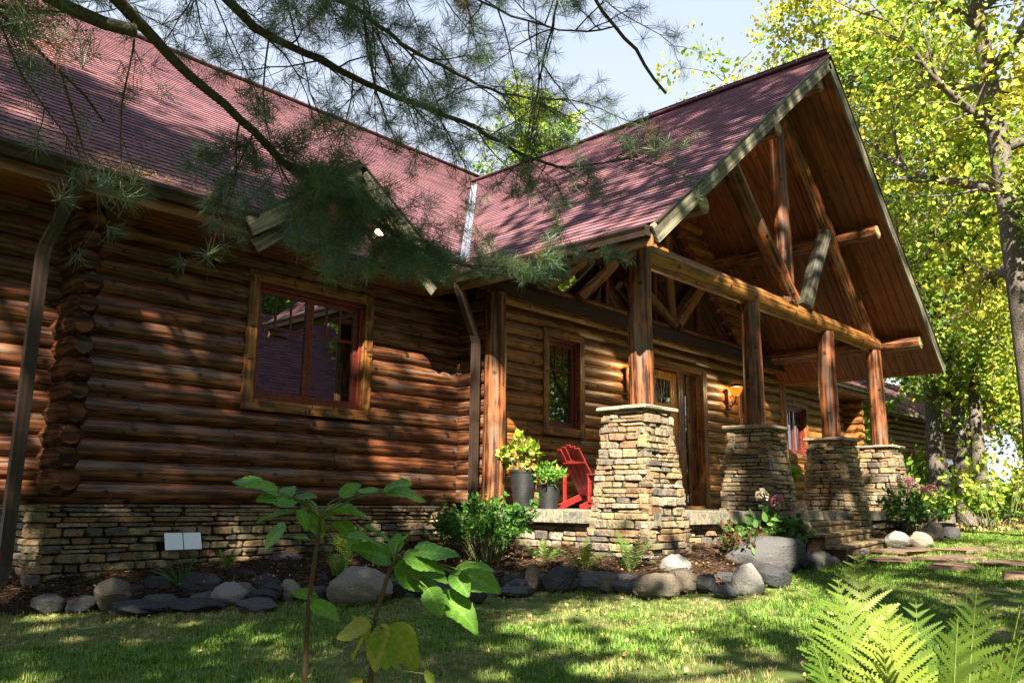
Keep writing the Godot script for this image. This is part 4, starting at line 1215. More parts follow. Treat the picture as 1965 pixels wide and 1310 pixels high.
	for k in 1500:
		var x := R(1.5, 3.9) if rng.randf() < 0.8 else R(1.5, 6.5)
		var up := pow(rng.randf(), 3.5) * 2.4
		var z := -7.16 - up
		var s := R(0.3, 1.0)
		var p := Vector3(x, main_y(z) + R(0.025, 0.05), z)
		if absf(p.x - 5.1) < 1.35 and p.y < 3.9 - 0.7 * absf(p.x - 5.1): continue
		pl.append(Transform3D(Basis().rotated(Vector3.UP, R(0, TAU)).rotated(Vector3.RIGHT, 0.67).scaled(Vector3(0.07 * s, 0.02, 0.02)), p))
		co.append(Color(0.2, 0.1, 0.04).lerp(Color(0.5, 0.36, 0.2), rng.randf()))
	tag(scatter("roof_needles", chip.mesh(), M.dry, pl, co), "dry pine needles gathered along the roof eave", "needles")

# ---------------------------------------------------------------- leaves
# leaf of unit length along +y, folded on its rib
func leaf_mesh(w: float, fold: float, seg := 4, droop := 0.12) -> ArrayMesh:
	var m := MB.new()
	add_leaf(m, Transform3D(), w, fold, seg, droop)
	return m.mesh()
func add_leaf(m: MB, T: Transform3D, w: float, fold: float, seg := 4, droop := 0.12) -> void:
	var b := m.v.size()
	for i in seg + 1:
		var t := float(i) / seg
		var hw := w * 0.5 * pow(sin(PI * pow(t, 0.8)), 0.8) if i > 0 and i < seg else 0.0
		var z := -droop * t * t
		var c := Vector3(0, t, z)
		var l := Vector3(-hw, t, z + hw * fold)
		var r := Vector3(hw, t, z + hw * fold)
		for q in [[l, Vector3(fold, 0.1, 1)], [c, Vector3(0, 0.1, 1)], [r, Vector3(-fold, 0.1, 1)]]:
			m.add(T * (q[0] as Vector3), (T.basis * (q[1] as Vector3)).normalized(), Vector2(t, 0))
	for i in seg:
		var a := b + i * 3
		m.ix.append_array([a, a + 3, a + 1, a + 1, a + 3, a + 4, a + 1, a + 4, a + 2, a + 2, a + 4, a + 5])
func sprig_mesh(n: int, size: float, spread: float, w := 0.75) -> ArrayMesh:
	var m := MB.new()
	for k in n:
		var d := (rdir() + Vector3(0, -0.15, 0)).normalized()
		add_leaf(m, Transform3D(look((rdir() + Vector3(0, -0.3, 0)).normalized(), R(0, TAU)).scaled(Vector3.ONE * size * R(0.7, 1.2)), rdir() * R(0, spread)), w, 0.2, 2, 0.15)
	return m.mesh()
func maple_mesh() -> ArrayMesh:   # five-lobed leaf, unit size
	var m := MB.new()
	for k in 8:
		var T := Transform3D(look((rdir() + Vector3(0, -0.3, 0)).normalized(), R(0, TAU)), rdir() * R(0.3, 2.3))
		var pts := [Vector3(0, 0, 0), Vector3(0.28, 0.05, 0.02), Vector3(0.5, 0.35, 0.08), Vector3(0.3, 0.45, 0.04), Vector3(0.3, 0.72, 0.05), Vector3(0.0, 1.0, -0.06), Vector3(-0.3, 0.72, 0.05), Vector3(-0.3, 0.45, 0.04), Vector3(-0.5, 0.35, 0.08), Vector3(-0.28, 0.05, 0.02)]
		var b := m.v.size()
		m.add(T * Vector3(0, 0.42, 0), T.basis.z, Vector2.ZERO)
		for p in pts: m.add(T * p, (T.basis.z + T.basis * Vector3(-p.x * 0.3, 0, 0)).normalized(), Vector2.ZERO)
		for i in pts.size(): m.ix.append_array([b, b + 1 + (i + 1) % pts.size(), b + 1 + i])
	return m.mesh()
var sprigs := {}

# ---------------------------------------------------------------- trees
func bend_path(a: Vector3, d: Vector3, L: float, n: int, wob: float, lift: float) -> Array:
	var p := [a]
	var dir := d.normalized()
	for i in n:
		dir = (dir + rdir() * wob + Vector3.UP * lift / n).normalized()
		p.append(p[i] + dir * L / n)
	return p
func tapered(r0: float, r1: float, n: int) -> Array:
	var r := []
	for i in n: r.append(lerpf(r0, r1, float(i) / (n - 1)))
	return r
func broad_tree(label: String, group: String, at: Vector2, h: float, r: float, lean: Vector2, crown0: float, spread: float, limbs: int, count: int, palette: Array, leaf: float, called := "maple_tree", taper_top := 0.35) -> void:
	var b := Vector3(at.x, gy(at.x, at.y) - 0.08, at.y)
	var t := thing(called, label, "tree", b, group)
	var n := 12
	var pts := []
	var rad := []
	for i in n + 1:
		var f := float(i) / n
		pts.append(Vector3(lean.x * f * f + 0.12 * sin(f * 5.0 + at.x) * f, h * f, lean.y * f * f + 0.12 * cos(f * 4.0 + at.y) * f))
		rad.append(r * (1.45 - f * 4.5 if f < 0.09 else lerpf(1.05, 0.12, f)))
	var tm := MB.new()
	tm.tube(pts, rad, 12, 0.25, rng.randi() % 999)
	put("trunk", tm.mesh(), M.bark, t)
	var anchors := []
	for i in limbs:
		var f := lerpf(crown0, 0.97, (i + rng.randf() * 0.8) / limbs)
		var fi := f * n
		var k := mini(int(fi), n - 1)
		var p: Vector3 = (pts[k] as Vector3).lerp(pts[k + 1], fi - k)
		var az := i * 2.4 + R(-0.4, 0.4)
		var g := (f - crown0) / (1.0 - crown0)
		var shape := sin(PI * pow(clampf(g * 0.85 + 0.12, 0, 1), 0.8)) * 0.85 + 0.2
		var L := spread * shape * R(0.75, 1.15)
		var path := bend_path(p, Vector3(cos(az), lerpf(0.25, 0.9, g), sin(az)), L, 6, 0.16, 0.35)
		var lm := MB.new()
		var r0 := maxf(0.02, r * lerpf(0.42, 0.12, g))
		lm.tube(path, tapered(r0, 0.008, path.size()), 7, 0.1, i)
		for s in range(1, path.size()):
			for q in 3:
				var d: Vector3 = ((path[s] - path[s - 1]) as Vector3).normalized() + rdir() * 1.1 + Vector3(0, 0.1, 0)
				var tw := bend_path((path[s] as Vector3).lerp(path[s - 1], rng.randf()), d, L * R(0.16, 0.4), 3, 0.25, 0.1)
				lm.tube(tw, tapered(maxf(0.006, r0 * 0.3), 0.004, tw.size()), 5, 0.0, 0, false)
				for e in range(1, tw.size()): anchors.append(tw[e])
			anchors.append(path[s])
		put("limb", lm.mesh(), M.bark, t)
	var pl := []
	var co := []
	for i in count:
		var a: Vector3 = pick(anchors)
		var p := a + Vector3(rng.randfn(), rng.randfn() * 0.7, rng.randfn()) * spread * 0.085
		var s := leaf * R(0.75, 1.25)
		pl.append(Transform3D(Basis().rotated(rdir(), R(0, TAU)).scaled(Vector3(s, s, s)), p))
		var c: Color = pick(palette)
		# whole branches turn together
		var hue := sin(a.x * 1.3 + a.y * 0.9) + sin(a.z * 1.7 - a.y * 0.6)
		if hue > 0.5 and rng.randf() < 0.6: c = palette[palette.size() - 1]
		co.append(c * R(0.8, 1.2))
	scatter("crown", sprigs.maple, M.leaf, pl, co, t)

func tuft_mesh(n: int, L: float, w: float) -> ArrayMesh:
	var m := MB.new()
	for k in n:
		var a := R(0, TAU)
		var e := R(-0.25, 1.15)
		var d := Vector3(cos(a) * cos(e), sin(e), sin(a) * cos(e)).normalized()
		var s := d.cross(rdir()).normalized() * w
		var l := L * R(0.75, 1.15)
		var o := Vector3(0, R(-0.03, 0.012), 0)
		var mid := o + d * l * 0.55
		var tip := o + d * l + Vector3(0, -0.08, 0) * l
		var b := m.v.size()
		var nn := s.cross(d).normalized()
		for p in [o - s * 0.6, o + s * 0.6, mid - s, mid + s, tip]: m.add(p, nn, Vector2.ZERO)
		m.ix.append_array([b, b + 2, b + 1, b + 1, b + 2, b + 3, b + 2, b + 4, b + 3])
	return m.mesh()
func build_pine() -> void:
	var at := Vector3(-0.9, gy(-0.9, -2.3) - 0.1, -2.3)
	var t := thing("pine_tree", "tall white pine with long drooping needled boughs over the roof", "tree", at)
	var tp := []
	for i in 16: tp.append(Vector3(0.05 * sin(i * 1.1), i * 1.0, 0.05 * cos(i * 1.3)))
	var tm := MB.new()
	tm.tube(tp, tapered(0.26, 0.03, 16), 14, 0.15, 5)
	put("trunk", tm.mesh(), M.pine_bark, t)
	var pl := []
	var co := []
	var twigs := MB.new()
	var pale := MB.new()
	var hangs_low := func(p: Vector3) -> bool:   # sprays end above the window heads
		var w := p + at
		return w.y - 0.085 < 0.262 * Vector2(w.x, w.z).length() + (0.06 if w.x > 2.9 else 0.0)
	var tuft := func(p: Vector3, d: Vector3, s: float) -> void:
		if hangs_low.call(p): return
		pl.append(Transform3D(look((d + rdir() * 0.35).normalized(), R(0, TAU)).scaled(Vector3.ONE * s), p))
		co.append(Color(0.05, 0.1, 0.05).lerp(Color(0.12, 0.18, 0.08), rng.randf()) if rng.randf() < 0.975 else Color(0.3, 0.13, 0.05))
	var density := [0.8, 1.5, 0.5, 0.15, 1.1, 1.5, 1.2, 1.0, 1.6]
	for li in LIMBS.size():
		var raw := []
		for p in LIMBS[li]: raw.append(p - at)
		# smooth the limb and tie it to the trunk
		var c3 := Curve3D.new()
		var first: Vector3 = raw[0]
		var ty := clampf(first.y + 0.35, 1.0, 12.0)
		c3.add_point(Vector3(0, ty, 0), Vector3.ZERO, (first - Vector3(0, ty, 0)) * 0.3)
		for i in raw.size():
			var d: Vector3 = (raw[mini(i + 1, raw.size() - 1)] - raw[maxi(i - 1, 0)]) * 0.17
			c3.add_point(raw[i], -d, d)
		var L := c3.get_baked_length()
		var pts := []
		var n := int(L / 0.09)
		for i in n + 1: pts.append(c3.sample_baked(L * i / n) + rdir() * 0.006)
		var r0: float = [0.026, 0.028, 0.02, 0.016, 0.012, 0.018, 0.01, 0.01, 0.012][li]
		var r1: float = [0.005, 0.005, 0.02, 0.008, 0.004, 0.005, 0.004, 0.004, 0.004][li]
		var lm := MB.new()
		lm.tube(pts, tapered(r0, r1, pts.size()), 9, 0.25, li)
		put("bough", lm.mesh(), M.pine_bark, t)
		var start := int(pts.size() * 0.12)
		var heavy: float = density[li]
		for i in range(start, pts.size() - 1):
			var f := float(i) / pts.size()
			if rng.randf() > 0.62 * heavy: continue
			var along: Vector3 = (pts[i + 1] - pts[i]).normalized()
			var down := -0.55 if li == 0 else R(-0.5, 0.35)
			var d := (along * R(0.3, 1.0) + rdir() * 0.75 + Vector3(0, down, 0)).normalized()
			var bl := R(0.28, 0.75) * (1.15 - 0.4 * f)
			var br := bend_path(pts[i], d, bl, 6, 0.2, -0.15 if rng.randf() < 0.6 else 0.3)
			if hangs_low.call(br[6]): continue
			twigs.tube(br, tapered(0.0042, 0.0016, br.size()), 5, 0.0, 0, false)
			var bare := rng.randf() < (0.22 if li != 0 and li != 1 else 0.1)
			for s in range(1, br.size()):
				for w in (2 if rng.randf() < 0.7 else 1):
					if rng.randf() < 0.12: continue
					var d2: Vector3 = ((br[s] - br[s - 1]) as Vector3).normalized() + rdir() * 0.8
					var tw := bend_path(br[s], d2, R(0.06, 0.2), 3, 0.25, 0.15)
					if bare and rng.randf() < 0.6:
						(pale if rng.randf() < 0.25 else twigs).tube(tw, tapered(0.0022, 0.001, 4), 4, 0.0, 0, false)
						continue
					twigs.tube(tw, tapered(0.0016, 0.001, 4), 4, 0.0, 0, false)
					tuft.call(tw[3], tw[3] - tw[2], R(0.75, 1.1))
					if rng.randf() < 0.5: tuft.call(tw[2], tw[2] - tw[1], R(0.6, 0.9))
			if not bare: tuft.call(br[br.size() - 1], br[br.size() - 1] - br[br.size() - 2], 1.05)
	# hanging skirt of sprays below the lowest bough
	var low := Curve3D.new()
	for p in LIMBS[0].slice(3): low.add_point(p - at)
	for k in 95:
		var o := low.sample_baked(low.get_baked_length() * pow(rng.randf(), 0.85))
		var br := bend_path(o, Vector3(R(-0.5, 0.8), R(-0.7, 0.15), R(-0.6, 0.6)), R(0.15, 0.42), 4, 0.25, -0.1)
		if hangs_low.call(br[4]): continue
		twigs.tube(br, tapered(0.0024, 0.0012, 5), 5, 0.0, 0, false)
		for s in range(1, br.size()):
			for w in 3: tuft.call((br[s] as Vector3) + rdir() * 0.03, ((br[s] - br[s - 1]) as Vector3).normalized() + rdir() * 0.7, R(0.75, 1.1))
	tag(put("twigs", twigs.mesh(), M.twig, t), "", "", "", "stuff")
	tag(put("dead_twigs", pale.mesh(), M.pale_twig, t), "", "", "", "stuff")
	scatter("needles", tuft_mesh(40, 0.085, 0.0009), M.needle, pl, co, t)
	# upper whorls, above the picture: they shade wall, roof and bed
	pl = []; co = []
	for i in 44:
		var y := 6.3 + i * 0.19
		var az := i * 2.4
		var L := lerpf(3.4, 0.9, i / 44.0) * R(0.8, 1.1)
		var path := bend_path(Vector3(0, y, 0), Vector3(cos(az), 0.25, sin(az)), L, 6, 0.1, -0.1)
		var lm := MB.new()
		lm.tube(path, tapered(0.05 - i * 0.0006, 0.008, 7), 7, 0.1, i)
		put("bough", lm.mesh(), M.pine_bark, t)
		for s in range(2, 7):
			for q in 22:
				var p: Vector3 = (path[s] as Vector3).lerp(path[s - 1], rng.randf()) + rdir() * R(0.05, 0.4)
				tuft.call(p, rdir() + Vector3(0, 0.4, 0), R(2.6, 3.6))
	scatter("upper_needles", tuft_mesh(60, 0.085, 0.0016), M.needle, pl, co, t)
# ---------------------------------------------------------------- shrubs and small plants
func shrub(called: String, label: String, cat: String, at: Vector3, size: Vector3, stems: int, count: int, leaf: float, palette: Array, group := "", w := 0.55) -> Node3D:
	var t := thing(called, label, cat, at, group)
	var sm := MB.new()
	var anchors := []
	for i in stems:
		var a := R(0, TAU)
		var k := sqrt(rng.randf())
		var tip := Vector3(cos(a) * k * size.x, size.y * R(0.55, 1.0) * (1.0 - 0.35 * k * k), sin(a) * k * size.z)
		var o := Vector3(cos(a), 0, sin(a)) * 0.25 * k * minf(size.x, size.z)
		var path := [o, o.lerp(tip, 0.35) + Vector3(0, size.y * 0.12, 0) + rdir() * 0.03, o.lerp(tip, 0.7) + Vector3(0, size.y * 0.1, 0) + rdir() * 0.03, tip]
		sm.tube(path, [0.008, 0.006, 0.004, 0.002], 5, 0.0, 0, false)
		for q in 5:
			var s := (path[1 + q % 2] as Vector3).lerp(path[2 + q % 2], rng.randf())
			var tw := bend_path(s, tip - o + rdir() * size.y * 0.6, size.y * R(0.1, 0.3), 2, 0.2, 0.1)
			sm.tube(tw, [0.003, 0.002, 0.001], 4, 0.0, 0, false)
			anchors.append(tw[2]); anchors.append(tw[1])
		for f in [0.45, 0.7, 0.85, 1.0]: anchors.append((path[1] as Vector3).lerp(path[3], f))
	put("stems", sm.mesh(), M.stem, t)
	var pl := []
	var co := []
	for i in count:
		var a: Vector3 = pick(anchors)
		var s := leaf * R(0.7, 1.25)
		var d := (rdir() + (a - Vector3(0, size.y * 0.3, 0)).normalized() * 0.9).normalized()
		pl.append(Transform3D(look(d, R(0, TAU)).scaled(Vector3.ONE * s), a + rdir() * R(0, leaf * 0.9)))
		co.append((pick(palette) as Color) * R(0.8, 1.2))
	scatter("foliage", leaf_mesh(w, 0.25, 5), M.leaf, pl, co, t)
	return t
func frond_mesh(base: Vector3, tip: Vector3, pairs: int, plen: float, col: Color, sag := 0.15, lobes := 7, bare := 0.15) -> ArrayMesh:
	var m := MB.new()
	var L := (tip - base).length()
	var mid := (base + tip) / 2 + Vector3(0, L * sag, 0)
	var P := func(t: float) -> Vector3: return base * (1 - t) * (1 - t) + mid * 2 * t * (1 - t) + tip * t * t
	var pts := []
	for i in 11: pts.append(P.call(i / 10.0))
	m.tint = Color(0.16, 0.2, 0.05)
	m.tube(pts, tapered(0.004 * L / 0.5, 0.0008, 11), 5, 0.0, 0, false)
	m.tint = col
	var side0 := ((tip - base).cross(Vector3.UP)).normalized()
	for i in pairs:
		var t := bare + (1.0 - bare) * (i + 0.5) / pairs
		var o: Vector3 = P.call(t)
		var fw: Vector3 = (P.call(minf(t + 0.03, 1.0)) - P.call(t - 0.03)).normalized()
		var g := (t - bare) / (1.0 - bare)
		var l := plen * (1.0 - pow(g, 2.0)) * (0.6 + 0.4 * minf(g * 5.0, 1.0)) + plen * 0.06
		for s in [-1.0, 1.0]:
			var d: Vector3 = (side0 * s + fw * 0.9 + rdir() * 0.18 + Vector3(0, -0.1, 0)).normalized()
			var nn := d.cross(fw).normalized()
			if nn.y < 0: nn = -nn
			var ac := nn.cross(d).normalized()
			# lobed pinna: zigzag edge both sides
			var b := m.v.size()
			m.tint = col * R(0.85, 1.15)
			var w := l * 0.125 + 0.003
			for k in lobes * 2 + 1:
				var f := float(k) / (lobes * 2)
				var hw := w * (1.0 - f * 0.85) * (1.0 if k % 2 == 1 else 0.3)
				var c := o + d * l * f + Vector3(0, -0.12 * l * f * f, 0)
				var sl := d * (l * 0.03 if k % 2 == 1 else 0.0)
				m.add(c + ac * hw + sl, nn, Vector2.ZERO); m.add(c - ac * hw + sl, nn, Vector2.ZERO)
			for k in lobes * 2:
				var q := b + k * 2
				m.ix.append_array([q, q + 2, q + 1, q + 1, q + 2, q + 3])
	return m.mesh()
func fern(label: String, at: Vector3, n: int, L: float, col: Color, group := "") -> void:
	var t := thing("fern", label, "fern", at, group)
	for i in n:
		var a := i * 2.4 + R(-0.3, 0.3)
		var e := R(0.5, 1.1)
		put("frond", frond_mesh(Vector3(0, 0, 0), Vector3(cos(a) * cos(e), sin(e), sin(a) * cos(e)) * L * R(0.75, 1.1), 13, L * 0.2, col.lerp(Color(0.16, 0.22, 0.03), rng.randf() * 0.6), 0.2), M.leaf, t)
func flower_head(parent: Node3D, at: Vector3, r: float, cols: Array) -> void:
	var m := MB.new()
	for k in 90:
		var d := rdir()
		if d.y < -0.5: d.y = -d.y
		m.tint = (pick(cols) as Color) * R(0.85, 1.15)
		var p := at + Vector3(d.x, d.y * 1.15, d.z) * r * R(0.75, 1.0)
		for q in 4:
			add_leaf(m, Transform3D(look((d * 0.5 + Basis(d, q * PI / 2 + 0.3) * d.cross(Vector3(0.3, 0.8, 0.5)).normalized()).normalized(), 0.0).scaled(Vector3.ONE * r * 0.26), p), 0.8, 0.1, 2, 0.1)
	put("flower_head", m.mesh(), M.petal, parent)
func sapling(label: String, stem: Array, leaves: Array, sd: int) -> void:
	var g: Vector3 = stem[0]
	var base := Vector3(g.x - 0.02, gy(g.x, g.z) - 0.02, g.z + 0.03)
	var t := thing("sapling", label, "sapling", base)
	var pts := [Vector3.ZERO]
	for p in stem: pts.append(p - base)
	var sm := MB.new()
	sm.tube(pts, tapered(0.0085, 0.004, pts.size()), 8, 0.1, sd)
	put("stem", sm.mesh(), M.twig, t)
	for q in leaves:
		var a: Vector3 = q[0] - base
		var b: Vector3 = q[1] - base
		# petiole from the nearest stem point
		var best: Vector3 = pts[1]
		for i in pts.size() - 1:
			for f in 9:
				var c: Vector3 = (pts[i] as Vector3).lerp(pts[i + 1], f / 8.0)
				if c.distance_to(a) < best.distance_to(a): best = c
		var pm := MB.new()
		pm.tube([best, best.lerp(a, 0.5) + Vector3(0, 0.012, 0), a], [0.0028, 0.002, 0.0016], 5, 0.0, 0, false)
		put("leaf_stalk", pm.mesh(), M.stem, t)
		var L := (b - a).length()
		var y := (b - a) / L
		var up := (Vector3.UP * R(0.6, 1.0) + Vector3(-0.55, 0, 0.6) * R(0.2, 1.0) + rdir() * 0.3).normalized()
		var z := (up - y * up.dot(y)).normalized()
		var m := MB.new()
		var young := rng.randf()
		var col := Color(0.07, 0.2, 0.03).lerp(Color(0.13, 0.28, 0.03), young)
		if q[1].y < -0.22: col = col.lerp(Color(0.34, 0.3, 0.04), rng.randf() * 0.8)
		m.tint = col
		big_leaf(m, Transform3D(Basis(y.cross(z) * L, y * L, z * L), a), R(0.5, 0.68), R(0.1, 0.3), R(0.05, 0.3), col)
		put("leaf", m.mesh(), M.leaf, t)
# broad leaf with a pale rib, raised veins, toothed edge, curl and mottled colour
func big_leaf(m: MB, T: Transform3D, w: float, fold: float, curl: float, col: Color) -> void:
	var nu := 22
	var nv := 6
	var b := m.v.size()
	var ph := R(0, 9)
	var tw := R(-0.25, 0.25)
	for i in nu + 1:
		var t := float(i) / nu
		var hw := w * 0.5 * pow(sin(PI * pow(t, 0.72)), 0.75) if i > 0 and i < nu else 0.0
		if i % 2 == 1: hw *= 1.05
		for j in nv * 2 + 1:
			var s := float(j - nv) / nv
			var vein := fposmod(t * 7.0 - absf(s) * 0.9 + 0.02, 1.0)
			var q := Vector3(hw * s, t, -curl * t * t + absf(s) * hw * fold + 0.012 * sin(vein * TAU) * absf(s) + 0.03 * sin(t * 9.0 + ph) * s * s + tw * s * hw * t)
			var k := 1.0 + 0.12 * sin(t * 23.0 + s * 7.0 + ph) * sin(s * 11.0 - t * 5.0)
			var cc := col * k
			if absf(s) < 0.1 or vein < 0.1: cc = cc.lerp(Color(0.28, 0.4, 0.1), 0.45)
			if absf(s) > 0.9 and sin(t * 31.0 + ph) > 0.75: cc = cc.lerp(Color(0.25, 0.15, 0.06), 0.7)
			m.tint = cc
			m.add(T * q, T.basis.z.normalized(), Vector2(t, s))
	var row := nv * 2 + 1
	for i in nu:
		for j in nv * 2:
			var a := b + i * row + j
			m.ix.append_array([a, a + row, a + 1, a + 1, a + row, a + row + 1])
	# normals from the bent surface
	for i in nu + 1:
		for j in row:
			var a := b + i * row + j
			var du: Vector3 = m.v[b + mini(i + 1, nu) * row + j] - m.v[b + maxi(i - 1, 0) * row + j]
			var dv: Vector3 = m.v[b + i * row + mini(j + 1, row - 1)] - m.v[b + i * row + maxi(j - 1, 0)]
			var nn := dv.cross(du)
			if nn.length() > 1e-9: m.n[a] = nn.normalized() if nn.dot(T.basis.z) > 0 else -nn.normalized()
func pot_mesh(prof: Array, sides: int) -> ArrayMesh:
	var m := MB.new()
	var pts := []
	var rad := []
	for p in prof:
		pts.append(Vector3(0, p.y, 0)); rad.append(p.x)
	m.tube(pts, rad, sides)
	return m.mesh()
func planter(label: String, at: Vector3, h: float, r: float) -> Node3D:
	var t := thing("planter", label, "planter", at)
	put("pot", pot_mesh([Vector2(r * 0.68, 0), Vector2(r * 0.7, 0.01), Vector2(r * 0.85, h * 0.5), Vector2(r, h * 0.93), Vector2(r * 1.06, h * 0.935), Vector2(r * 1.06, h), Vector2(r * 0.95, h), Vector2(r * 0.93, h * 0.95)], 28), M.black_pot, t)
	var s := MB.new()
	s.tube([Vector3(0, h * 0.9, 0), Vector3(0, h * 0.94, 0)], [r * 0.93, r * 0.93], 20)
	put("soil", s.mesh(), M.soil, t)
	return t
func build_objects() -> void:
	# --- edging rocks
	for k in 9:
		var q := SphereMesh.new()
		var st := SurfaceTool.new()
		var nz := FastNoiseLite.new()
		nz.seed = 40 + k; nz.frequency = 0.9; nz.fractal_octaves = 3
		var cuts := []
		for c in (9 if k < 6 else 2): cuts.append([rdir(), R(0.62, 0.85)])
		var m := MB.new()
		var nu := 22
		var nv := 13
		for j in nv + 1:
			for i in nu + 1:
				var th := PI * j / nv
				var ph := TAU * (i % nu) / nu
				var d := Vector3(sin(th) * cos(ph), cos(th), sin(th) * sin(ph))
				var p := d * (1.0 + 0.22 * nz.get_noise_3dv(d * 1.4) + 0.06 * nz.get_noise_3dv(d * 5.0))
				for c in cuts:
					var over: float = p.dot(c[0]) - c[1]
					if over > 0: p -= c[0] * over * 0.93
				m.add(p * 0.56, d, Vector2.ZERO)
		for j in nv:
			for i in nu:
				var a := j * (nu + 1) + i
				m.ix.append_array([a, a + 1, a + nu + 1, a + 1, a + nu + 2, a + nu + 1])
		if k < 6:
			var fm := MB.new()
			for q3 in range(0, m.ix.size(), 3): fm.poly([m.v[m.ix[q3]], m.v[m.ix[q3 + 1]], m.v[m.ix[q3 + 2]]], m.v[m.ix[q3]])
			rock_meshes.append(fm.mesh())
		else:
			st.create_from(m.mesh(), 0)
			st.generate_normals()
			rock_meshes.append(st.commit())
	var rows := ROCKS.duplicate()
	for k in 34:   # smaller rocks that fill the row
		var p := curve(EDGE, 0.12 + 0.86 * (k + R(-0.3, 0.3)) / 34.0)
		var sz := R(0.14, 0.24)
		rows.append([p.x - 0.05, gy(p.x, p.y) + 0.01, p.y + 0.06, sz, sz * R(0.45, 0.7), [0, 0, 0, 1, 3][rng.randi() % 5]])
	var kind := ["dark slate-grey angular", "mid grey flat-faced", "warm beige rounded", "brown blocky", "pale grey rounded"]
	for i in rows.size():
		var r: Array = rows[i]
		var big := "flat " if r[4] < r[3] * 0.33 else ("small " if r[3] < 0.24 else ("wide " if r[3] > 0.36 else ""))
		var place := "below the foundation vent" if r[0] < 3.9 else ("near the large beige boulder" if r[0] < 5.1 else ("before the round shrub" if r[0] < 6.05 else ("before the first pier" if r[0] < 7.2 else ("near the granite boulder" if r[0] < 10.4 else "beyond the steps"))))
		var lab: String = big + kind[r[5]] + " rock in the bed edging " + place
		var grp: String = lab.replace(" rock ", " rocks ")
		if i == 20: lab = "large pale beige boulder in the bed edging behind the saplings"; grp = ""
		if i == 22: lab = "flat blue-grey rock lying alone on the mulch below the wall"; grp = ""
		if i == 40: lab = "largest granite boulder, a sloping grey face before the hydrangea"; grp = ""
		if i == 33: lab = "cream-white rock on the mulch at the first pier's foot"; grp = ""
		if i == 47: lab = "upright tan boulder against the end of the wooden steps"; grp = ""
		if i == 38: lab = "egg-shaped pale granite rock in front of the largest boulder"; grp = ""
		var o := put("edging_rock", rock_meshes[(6 + i % 3) if r[5] in [2, 4] else i % 6], M.rock[r[5]])
		var dp: float = minf(r[3] * R(0.7, 0.95), 0.5)
		o.transform = Transform3D(Basis().rotated(Vector3.UP, (PI if rng.randf() < 0.5 else 0.0)).rotated(Vector3.RIGHT, R(-0.25, 0.25)).scaled(Vector3(r[3] * 1.12, r[4] * 1.35, dp)).rotated(Vector3.UP, deg_to_rad(-45 + R(-20, 20))), Vector3(r[0], r[1] + r[4] * 0.5, r[2]) + Vector3(0.72, 0, -0.69) * dp * 0.2)
		tag(o, lab, "rock", grp)
	# --- sconces
	for k in 2:
		var x: float = [10.5, 13.72][k]
		var t := thing("wall_sconce", ["amber glass wall sconce between the narrow window and the door", "lit amber glass wall sconce beside the front door's log casing"][k], "sconce", Vector3(x, 1.95, ZB - 0.02), "")
		var bp := MB.new()
		bp.cbox(Transform3D(Basis(), Vector3(0, 0.02, 0.09)), Vector3(0.1, 0.4, 0.05), 0.015)
		put("backplate", bp.mesh(), M.post[0], t)
		var am := MB.new()
		am.tube([Vector3(0, -0.06, 0.07), Vector3(0, -0.1, 0.14), Vector3(0, -0.02, 0.22), Vector3(0, 0.1, 0.24)], [0.02, 0.016, 0.014, 0.012], 8)
		put("arm", am.mesh(), M.metal_brown, t)
		var sh := put("lamp_shade", pot_mesh([Vector2(0.035, 0.0), Vector2(0.07, 0.03), Vector2(0.1, 0.09), Vector2(0.125, 0.15), Vector2(0.12, 0.152), Vector2(0.09, 0.09)], 20), M.amber, t)
		sh.position = Vector3(0, 0.08, 0.24)
		var cp := put("cap", pot_mesh([Vector2(0.13, 0.0), Vector2(0.1, 0.03), Vector2(0.03, 0.06)], 16), M.metal_brown, t)
		cp.position = Vector3(0, 0.245, 0.24)
		lamp_light(Vector3(x, 2.14, ZB + 0.24), 0.12)
	# --- chair
	var ch := thing("adirondack_chair", "red slatted reclining garden chair behind the first stone pier", "chair", Vector3(8.3, 0.0, -6.4), "", deg_to_rad(-12))
	var sc := 0.8
	for k in 5:
		var z := (k - 2) * 0.11 * sc
		plank("back_slat", Vector3(0.02, 0.22, z) * Vector3(sc, sc, 1), Vector3(-0.44, 0.98 - absf(k - 2) * 0.03, z) * Vector3(sc, sc, 1), Vector3(0, 0, 1), 0.1 * sc, 0.02, ch, M.red_chair)
		plank("seat_slat", Vector3(0.05 + k * 0.11, 0.26 + k * 0.028, -0.27) * sc, Vector3(0.05 + k * 0.11, 0.26 + k * 0.028, 0.27) * sc, Vector3(1, 0.25, 0), 0.1 * sc, 0.02, ch, M.red_chair)
	plank("back_rail", Vector3(-0.31, 0.72, -0.27) * sc, Vector3(-0.31, 0.72, 0.27) * sc, Vector3(0, 1, 0), 0.06 * sc, 0.02, ch, M.red_chair)
	for s in [-1, 1]:
		plank("arm", Vector3(-0.3, 0.52, 0.33 * s) * sc, Vector3(0.55, 0.56, 0.33 * s) * sc, Vector3(0, 0, 1), 0.12 * sc, 0.022, ch, M.red_chair)
		plank("leg", Vector3(0.5, 0.0, 0.3 * s) * sc, Vector3(0.5, 0.55, 0.3 * s) * sc, Vector3(1, 0, 0), 0.09 * sc, 0.022, ch, M.red_chair)
		plank("leg", Vector3(-0.42, 0.015, 0.27 * s) * sc, Vector3(0.55, 0.38, 0.27 * s) * sc, Vector3(0, 1, 0), 0.1 * sc, 0.022, ch, M.red_chair)
		plank("arm_brace", Vector3(-0.26, 0.1, 0.3 * s) * sc, Vector3(-0.26, 0.51, 0.3 * s) * sc, Vector3(1, 0, 0), 0.07 * sc, 0.02, ch, M.red_chair)
	# --- planters
	planter("tall black tapered planter by the corner log post", Vector3(7.52, 0.002, -6.82), 0.46, 0.17)
